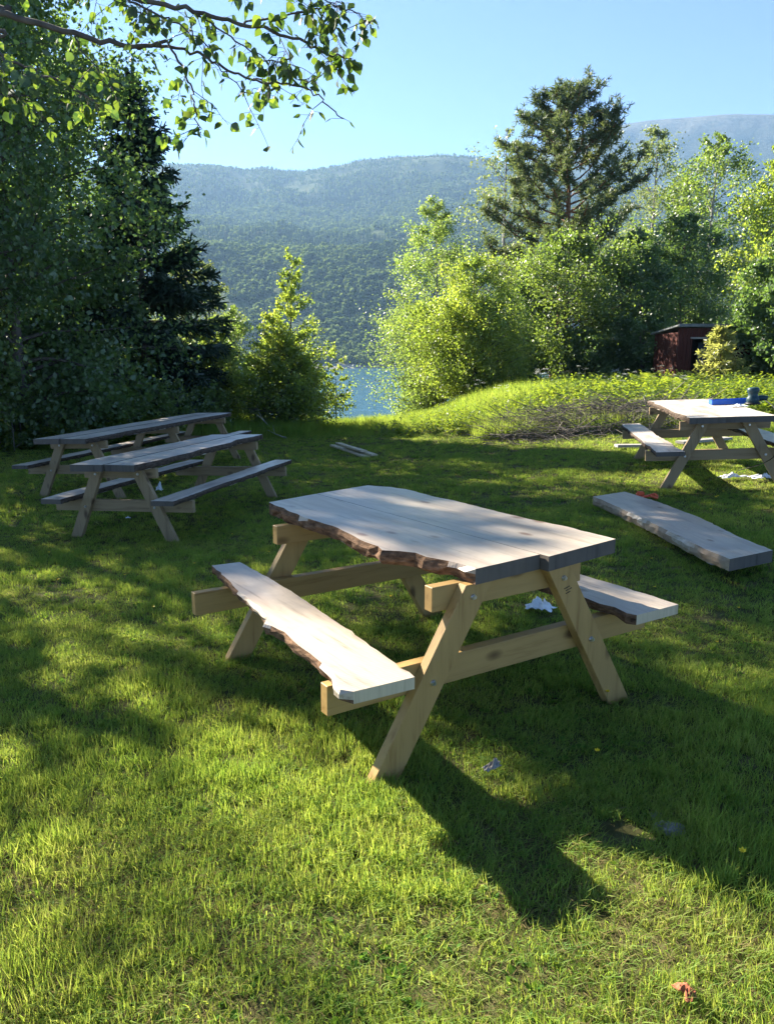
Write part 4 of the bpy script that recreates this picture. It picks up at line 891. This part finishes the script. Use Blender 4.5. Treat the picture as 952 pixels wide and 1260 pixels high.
# ------------------------------------------------------------------ near birch with the overhanging boughs
def near_birch():
    rng = np.random.default_rng(7); X0, Y0 = -5.3, 4.6
    root = empty('overhanging_birch', (X0, Y0, gz(X0, Y0) - .03)); tag(root, 'birch at the lawn edge whose leafy boughs hang over the picnic lawn', 'tree')
    o3 = np.array([X0, Y0, gz(X0, Y0) - .03]); tb = Tubes()
    T = smooth_poly([(0, 0, 0), (.06, -.05, 1.5), (.02, -.1, 3.0), (-.08, -.1, 4.6), (-.05, 0, 6.4), (0, .1, 8.0)], 6); tb.add(T, np.linspace(.12, .02, len(T)), 9)
    P = lambda L: [at_y(u, v, y) - o3 for u, v, y in L]
    paths = [([(T[15])] + P([(-60, 0, 4.35), (0, 16, 4.25), (90, 40, 4.1), (165, 57, 4.0), (205, 50, 3.95)]), .022, .008, 0),
             (P([(165, 57, 4.0), (225, 60, 3.95), (262, 76, 3.9), (310, 99, 3.9), (360, 105, 3.85), (395, 120, 3.85), (423, 146, 3.8)]), .008, .0025, 5),
             (P([(205, 50, 3.95), (226, 85, 3.9), (237, 120, 3.9), (243, 148, 3.9), (246, 165, 3.9)]), .006, .002, 24),
             ([(T[17])] + P([(-60, -70, 4.2), (60, -34, 4.1), (150, -6, 4.0), (240, 14, 3.95), (300, 30, 3.9), (360, 47, 3.85), (405, 66, 3.85), (432, 72, 3.85)]), .018, .003, 44),
             (P([(300, 30, 3.9), (350, 18, 3.85), (400, 8, 3.8), (435, 14, 3.8), (455, 28, 3.8)]), .006, .002, 36),
             (P([(240, 14, 3.95), (290, 50, 3.9), (330, 72, 3.85), (352, 78, 3.85)]), .005, .002, 26),
             (P([(150, -6, 4.0), (200, 20, 3.9), (235, 40, 3.85), (262, 62, 3.8)]), .006, .002, 22),
             (P([(60, -34, 4.1), (180, -40, 3.9), (290, -20, 3.85), (370, -5, 3.8), (420, 4, 3.8)]), .008, .002, 26),
             (P([(262, 76, 3.9), (300, 112, 3.85), (318, 108, 3.85)]), .003, .0015, 7),
             (P([(310, 99, 3.9), (330, 88, 3.9), (352, 62, 3.85)]), .003, .0015, 14),
             ([(T[14])] + P([(-70, 30, 3.7), (-20, 55, 3.6), (20, 80, 3.55), (60, 95, 3.5), (92, 110, 3.5), (102, 138, 3.5)]), .010, .002, 30),
             (P([(-20, 55, 3.6), (5, 100, 3.6), (30, 130, 3.6)]), .005, .002, 18),
             (P([(90, 40, 4.1), (110, 75, 4.0), (135, 95, 4.0)]), .005, .002, 10),
             (P([(360, 105, 3.85), (385, 98, 3.85), (412, 72, 3.85), (428, 71, 3.85)]), .003, .0015, 9),
             (P([(-60, 0, 4.35), (0, -20, 4.2), (80, -30, 4.1), (160, 10, 4.1), (190, 22, 4.1)]), .008, .002, 26),
             ([(T[20])] + [(-.5, -.6, 4.6), (-1.2, -1.0, 5.2)], .012, .003, 0), ([(T[24])] + [(.6, .6, 5.6), (1.2, .9, 6.2)], .012, .003, 0)]
    spots = []
    for L, r0, r1, nl in paths:
        S = smooth_poly(L, 7); S[1:-1] += rng.normal(0, .006, (len(S) - 2, 3)); tb.add(S, np.linspace(r0, r1, len(S)), 6 if r0 > .01 else 4)
        for q_ in range(nl // 5):
            t = rng.uniform(.2, .98); c = interp_poly(S, t); d = rng.normal(0, 1, 3); d[2] = -abs(d[2]) * .8; d[1] *= .6; d /= np.linalg.norm(d); W = curve_pts(c, d, rng.uniform(.12, .32), 5, -.5, rng, .15); tb.add(W, np.linspace(.0025, .001, 5), 3)
            for w_ in range(7):
                c2 = interp_poly(W, rng.uniform(.2, 1)); d2 = rng.normal(0, 1, 3); d2[2] = -abs(d2[2]) * .5; d2 /= np.linalg.norm(d2); e2 = c2 + d2 * rng.uniform(.015, .05); tb.add(np.array([c2, e2]), [.0011, .0008], 3); spots.append((e2, d2))
        for k in range(int(nl * 1.3)):
            t = rng.uniform(.12, 1.0) if k else 1.0; c = interp_poly(S, t); d = rng.normal(0, 1, 3); d[2] = -abs(d[2]) * .5 + .15; d /= np.linalg.norm(d)
            e = c + d * rng.uniform(.02, .07); tb.add(np.array([c, e]), [.0012, .0008], 3); spots.append((e, d))
    new_obj('trunk', tb.mesh('trunk'), root, [M['bark_trunk']])
    protos = []
    for k in range(5):
        w = .021 * (1 + .12 * (k - 2)); L = .052; y = [0, .18, .4, .62, .82, 1.0]; hw = [.15, .85, 1.0, .72, .36, .02]; V = []; Q = []
        fold = .25 + .1 * k; curl = (.02, -.12, .15, .3, -.05)[k]
        for yy, h in zip(y, hw):
            zc = curl * L * yy * yy
            V += [(-w * h, yy * L, zc + fold * w * h * .5), (0, yy * L * 1.01, zc), (w * h, yy * L, zc + fold * w * h * .5)]
        for i in range(5):
            b = i * 3; Q += [(b, b + 1, b + 4, b + 3), (b + 1, b + 2, b + 5, b + 4)]
        me = mesh_np('leaf', V, Q, smooth=True); me.materials.append(M['nearleaf']); protos.append(me)
    order = rng.permutation(len(spots)); rest = []
    for n_, k in enumerate(order):
        e, d = spots[k]
        y_ = Vector(d * .7 + np.array([0, 0, -.75]) + rng.normal(0, .3, 3)).normalized(); x_ = y_.cross(Vector(rng.normal(0, 1, 3))).normalized(); z_ = x_.cross(y_)
        Mx = Matrix((x_, y_, z_)).transposed(); s = rng.uniform(.6, 1.15)
        if n_ < 300:
            o = bpy.data.objects.new('leaf', protos[k % 5]); COL.objects.link(o); o.parent = root; o.location = e
            o.rotation_euler = Mx.to_euler(); o.scale = (s, s, s)
        else:
            co = np.array([v.co for v in protos[k % 5].vertices]); rest.append(co @ np.array(Mx).T * s + e)
    if rest:
        q0 = np.array([tuple(p.vertices) for p in protos[0].polygons]); nv = len(rest[0])
        o = new_obj('leaf_cluster', mesh_np('leaf_cluster', np.concatenate(rest), np.concatenate([q0 + nv * i for i in range(len(rest))]), smooth=True, attr=rng.random(len(rest) * len(q0))), root, [M['nearleaf_mass']]); o['kind'] = 'stuff'
    # the upper crown, above the picture
    C = []
    for k in range(150):
        c = np.array([rng.normal(-.3, .9), rng.normal(.4, .9), rng.uniform(4.6, 8.0)]); C.append(c + rng.normal(0, .22, (22, 3)))
    cr = new_obj('crown', leaf_mesh('crown', np.concatenate(C), .06, rng), root, [M['birch']]); cr['kind'] = 'stuff'
near_birch()

# ------------------------------------------------------------------ grass, herbs, flowers
def clump(seed, n, h, spread, w, lean=.5, straw=0.0):
    rng = np.random.default_rng(seed); V = []; Q = []; T = []; at = []; mi_q = []; mi_t = []; aq = []; atr = []
    for i in range(n):
        a = rng.uniform(0, 6.283); b = np.array([rng.normal(0, spread), rng.normal(0, spread), -.008]); H = h * rng.uniform(.45, 1.2); le = lean * rng.uniform(.15, 1.5)
        d = np.array([math.cos(a), math.sin(a), 0]); s = np.array([-math.sin(a + .5), math.cos(a + .5), 0]) * w * rng.uniform(.6, 1.3)
        p1 = b + np.array([0, 0, H * .5]) + d * H * le * .25; p2 = b + np.array([0, 0, H * (1 - .25 * le)]) + d * H * le
        k = len(V); V += [b - s, b + s, p1 + s * .8, p1 - s * .8, p2]; Q.append((k, k + 1, k + 2, k + 3)); T.append((k + 3, k + 2, k + 4)); r = rng.random(); m = 1 if rng.random() < straw else 0
        aq.append(r); atr.append(r); mi_q.append(m); mi_t.append(m)
    return mesh_np('grass_tuft', V, Q, T, attr=aq + atr, midx=mi_q + mi_t)
rng = np.random.default_rng(17)
def sample(n, x0, x1, y0, y1):
    return rng.uniform(x0, x1, n), rng.uniform(y0, y1, n)
def lawn_pts():
    X = []; Y = []; S = []
    for (y0, y1, dens, hw, sc) in [(.9, 2.6, 2100, .62, 1.0), (2.6, 4.4, 1500, .60, 1.0), (4.4, 7.5, 760, .58, 1.12), (7.5, 12, 340, .57, 1.4), (12, 21, 150, .57, 1.9)]:
        w1 = hw * y1 + .5; n = int(dens * 2 * w1 * (y1 - y0)); x, y = sample(n, -w1, w1, y0, y1); k = np.abs(x) < hw * y + .5
        X.append(x[k]); Y.append(y[k]); S.append(np.full(k.sum(), sc))
    return np.concatenate(X), np.concatenate(Y), np.concatenate(S)
def weed(seed, n, L):
    rng = np.random.default_rng(seed); V = []
    for k in range(n):
        a = rng.uniform(0, 6.283); el = rng.uniform(.15, 1.0); l_ = L * rng.uniform(.6, 1.2); d = np.array([math.cos(a) * math.cos(el), math.sin(a) * math.cos(el), math.sin(el)]); sd = np.array([-math.sin(a), math.cos(a), 0]) * l_ * rng.uniform(.22, .34); b = d * l_ * .25 * rng.random()
        V.append([b, b + d * l_ * .6 + sd, b + d * l_ + np.array([0, 0, -.1 * l_]), b + d * l_ * .6 - sd])
    return mesh_np('lawn_weed', V, np.arange(n * 4).reshape(-1, 4), attr=rng.random(n))
x, y, s = lawn_pts()
bare = fbm(x * 1.6, y * 1.6, 41, 4); d_hole = np.hypot(x - .80, y - 2.30)
k = (rng.random(len(x)) < .80 + .6 * (bare + .5) + .6 * fbm(x * 5.5, y * 5.5, 52, 3)) & (d_hole > .085)
x, y, s = x[k], y[k], s[k]
tuft = fbm(x * 5.5, y * 5.5, 52, 3); tall = .55 + .55 * np.clip(fbm(x * 1.7, y * 1.7, 51, 3) + .25, 0, 1) + .95 * np.clip(tuft, 0, 1)
near = sstep(4, 1.8, y)
hh = tall * (.68 + .26 * near) * s ** .35
sunny = sstep(2.8, 2.1, y + .25 * fbm(x, y, 61, 2))
rot = np.stack([rng.normal(0, .16, len(x)), rng.normal(0, .16, len(x)), rng.uniform(0, 6.283, len(x))], 1)
idx = np.where(rng.random(len(x)) < .05 + .38 * sunny * (fbm(x * 2.2, y * 2.2, 63, 2) > -.05), 6 + rng.integers(0, 3, len(x)), rng.integers(0, 6, len(x)))
wd = (rng.random(len(x)) < .02 + .08 * (fbm(x * 2.7, y * 2.7, 71, 3) > .18)); idx = np.where(rng.random(len(x)) < .04 + .16 * sunny, 9 + rng.integers(0, 2, len(x)), idx); idx = np.where(wd, 11 + rng.integers(0, 3, len(x)), idx); hh = np.where(wd, s, hh)
scatter('lawn_grass', np.stack([x, y, ground(x, y)], 1), rot, np.stack([s, s, hh], 1), idx,
        [(clump(200 + k, 15, .072, .017, .0017, .6), [M['grass'], M['straw']]) for k in range(6)] + [(clump(220 + k, 13, .06, .020, .0014, 1.0, .35), [M['grass'], M['straw']]) for k in range(3)] + [(clump(230 + k, 16, .034, .030, .0012, 2.2, .8), [M['grass'], M['straw']]) for k in range(2)] + [(weed(240 + k, 9, .026), [M['weed']]) for k in range(3)],
        'short uneven green lawn grass under and around the picnic tables')
# long grass at the lawn edge and on the bank
def herb_plant(seed, h, nst, nl, ls, m=0):
    rng = np.random.default_rng(seed); V = []; 
    for s_ in range(nst):
        a = rng.uniform(0, 6.283); P = curve_pts((rng.normal(0, .06), rng.normal(0, .06), 0), (math.cos(a) * .25, math.sin(a) * .25, 1), h * rng.uniform(.6, 1.1), 5, -.1, rng, .06)
        for l_ in range(nl):
            t = rng.uniform(.15, 1); c = interp_poly(P, t); az = rng.uniform(0, 6.283); el = rng.uniform(-.5, .6); L = ls * rng.uniform(.6, 1.2) * (1.2 - .5 * t)
            d = np.array([math.cos(az) * math.cos(el), math.sin(az) * math.cos(el), math.sin(el)]); sd = np.array([-math.sin(az), math.cos(az), rng.normal(0, .3)]) * L * .28
            V.append([c, c + d * L * .5 + sd, c + d * L + np.array([0, 0, -.15 * L]), c + d * L * .5 - sd])
    V = np.array(V); return mesh_np('herb_plant', V, np.arange(len(V) * 4).reshape(-1, 4), attr=rng.random(len(V)))
def umbel_plant(seed, h):
    rng = np.random.default_rng(seed); V = []; mi = []
    for s_ in range(3):
        a = rng.uniform(0, 6.283); top = np.array([math.cos(a) * .12, math.sin(a) * .12, h * rng.uniform(.8, 1.1)])
        V.append([(-.004, 0, 0), (.004, 0, 0), top + (.003, 0, 0), top - (.003, 0, 0)]); mi.append(0)
        for r in range(16):
            c = top + np.array([rng.normal(0, .045), rng.normal(0, .045), rng.normal(0, .012)]); q = .013
            V.append([c + (-q, -q, 0), c + (q, -q, 0), c + (q, q, .004), c + (-q, q, .004)]); mi.append(1)
    V = np.array(V, float); return mesh_np('umbel', V, np.arange(len(V) * 4).reshape(-1, 4), attr=rng.random(len(V)), midx=mi)
X = []; Y = []; I = []; S = []
def put(x, y, i, s): X.append(x); Y.append(y); I.append(i); S.append(s)
n = 6200; x, y = sample(n, -.5, 13, 14.6, 23.5); w = sstep(14.6 + .0 * x, 16.2, y) * sstep(-.5, 3.0, x); k = rng.random(n) < w; put(x[k], y[k], rng.integers(0, 4, k.sum()), rng.uniform(.55, 1.05, k.sum()) * (.55 + .45 * sstep(2, 5, x[k])))
n = 3000; x, y = sample(n, -2.2, 5.5, 16.6, 21.5); put(x, y, 4 + rng.integers(0, 3, n), rng.uniform(.6, 1.2, n) * (.55 + .6 * sstep(16.6, 19, y)) * (.5 + .5 * sstep(1.0, 3.5, x)))
n = 1500; x, y = sample(n, -5.5, -1.5, 16.8, 21.5); put(x, y, 4 + rng.integers(0, 3, n), rng.uniform(.5, 1.0, n))
n = 1500; x, y = sample(n, -10, -4.2, 13.4, 19); k = y > 14.2 + .28 * (x + 8); put(x[k], y[k], rng.integers(0, 4, k.sum()), rng.uniform(.7, 1.15, k.sum()))
n = 1500; x, y = sample(n, 1.8, 7.2, 13.7, 15.6); put(x, y, 4 + rng.integers(0, 3, n), rng.uniform(.5, 1.05, n))
n = 22; x, y = sample(n, 2.0, 7.4, 16.8, 21.5); put(x, y, 7 + rng.integers(0, 2, n), rng.uniform(.5, .95, n))
x = np.concatenate(X); y = np.concatenate(Y); I = np.concatenate(I); S = np.concatenate(S)
rot = np.stack([rng.normal(0, .12, len(x)), rng.normal(0, .12, len(x)), rng.uniform(0, 6.283, len(x))], 1)
scatter('bank_herbs', np.stack([x, y, ground(x, y)], 1), rot, np.stack([S, S, S], 1), I,
        [(herb_plant(300 + k, .62, 5, 9, .15), [M['herb']]) for k in range(4)] + [(clump(320 + k, 34, .42, .07, .004, .5), [M['grass'], M['straw']]) for k in range(3)] + [(umbel_plant(330 + k, .85), [M['stem'], M['white_petal']]) for k in range(2)],
        'sunlit tall herbs, long grass and white umbel flowers on the bank')
# yellow flowers in the lawn
def buttercup_mesh():
    V = [(-.0012, 0, 0), (.0012, 0, 0), (.001, 0, .085), (-.001, 0, .085), (0, -.0012, 0), (0, .0012, 0), (0, .001, .085), (0, -.001, .085)]; Q = [(0, 1, 2, 3), (4, 5, 6, 7)]; mi = [0, 0]
    for k in range(6):
        a = k * math.pi / 3; c, s = math.cos(a), math.sin(a); b = len(V); V += [(0, 0, .085), (.006 * c - .006 * s, .006 * s + .006 * c, .088), (.0125 * c, .0125 * s, .094), (.006 * c + .006 * s, .006 * s - .006 * c, .088)]; Q.append((b, b + 1, b + 2, b + 3)); mi.append(1)
    return mesh_np('buttercup', V, Q, midx=mi)
bme = buttercup_mesh(); bme.materials.append(M['stem']); bme.materials.append(M['yellow_petal'])
fl = [(735, 946), (915, 1075), (497, 912), (155, 718), (75, 727), (16, 717), (104, 738), (388, 735), (398, 732), (480, 745), (806, 735), (745, 870), (880, 622), (884, 618), (872, 636), (890, 614), (930, 622), (864, 612), (712, 644), (686, 640), (700, 570), (640, 575), (560, 590), (520, 580),
      (330, 690), (345, 662), (285, 668), (240, 705), (60, 690), (30, 668), (190, 760), (850, 655), (800, 700), (710, 625), (770, 590), (655, 600), (880, 805), (905, 760)]
rng2 = random.Random(3)
for u, v in fl:
    p = at_ground(u, v); o = bpy.data.objects.new('buttercup', bme); COL.objects.link(o); o.location = (p[0], p[1], gz(p[0], p[1]) - .005); o.rotation_euler = (rng2.uniform(-.2, .2), rng2.uniform(-.2, .2), rng2.uniform(0, 6)); s = rng2.uniform(.75, 1.05); o.scale = (s, s, s)
    tag(o, 'small yellow buttercup flower on a thin stem in the lawn', 'flower', 'yellow flowers in the lawn')
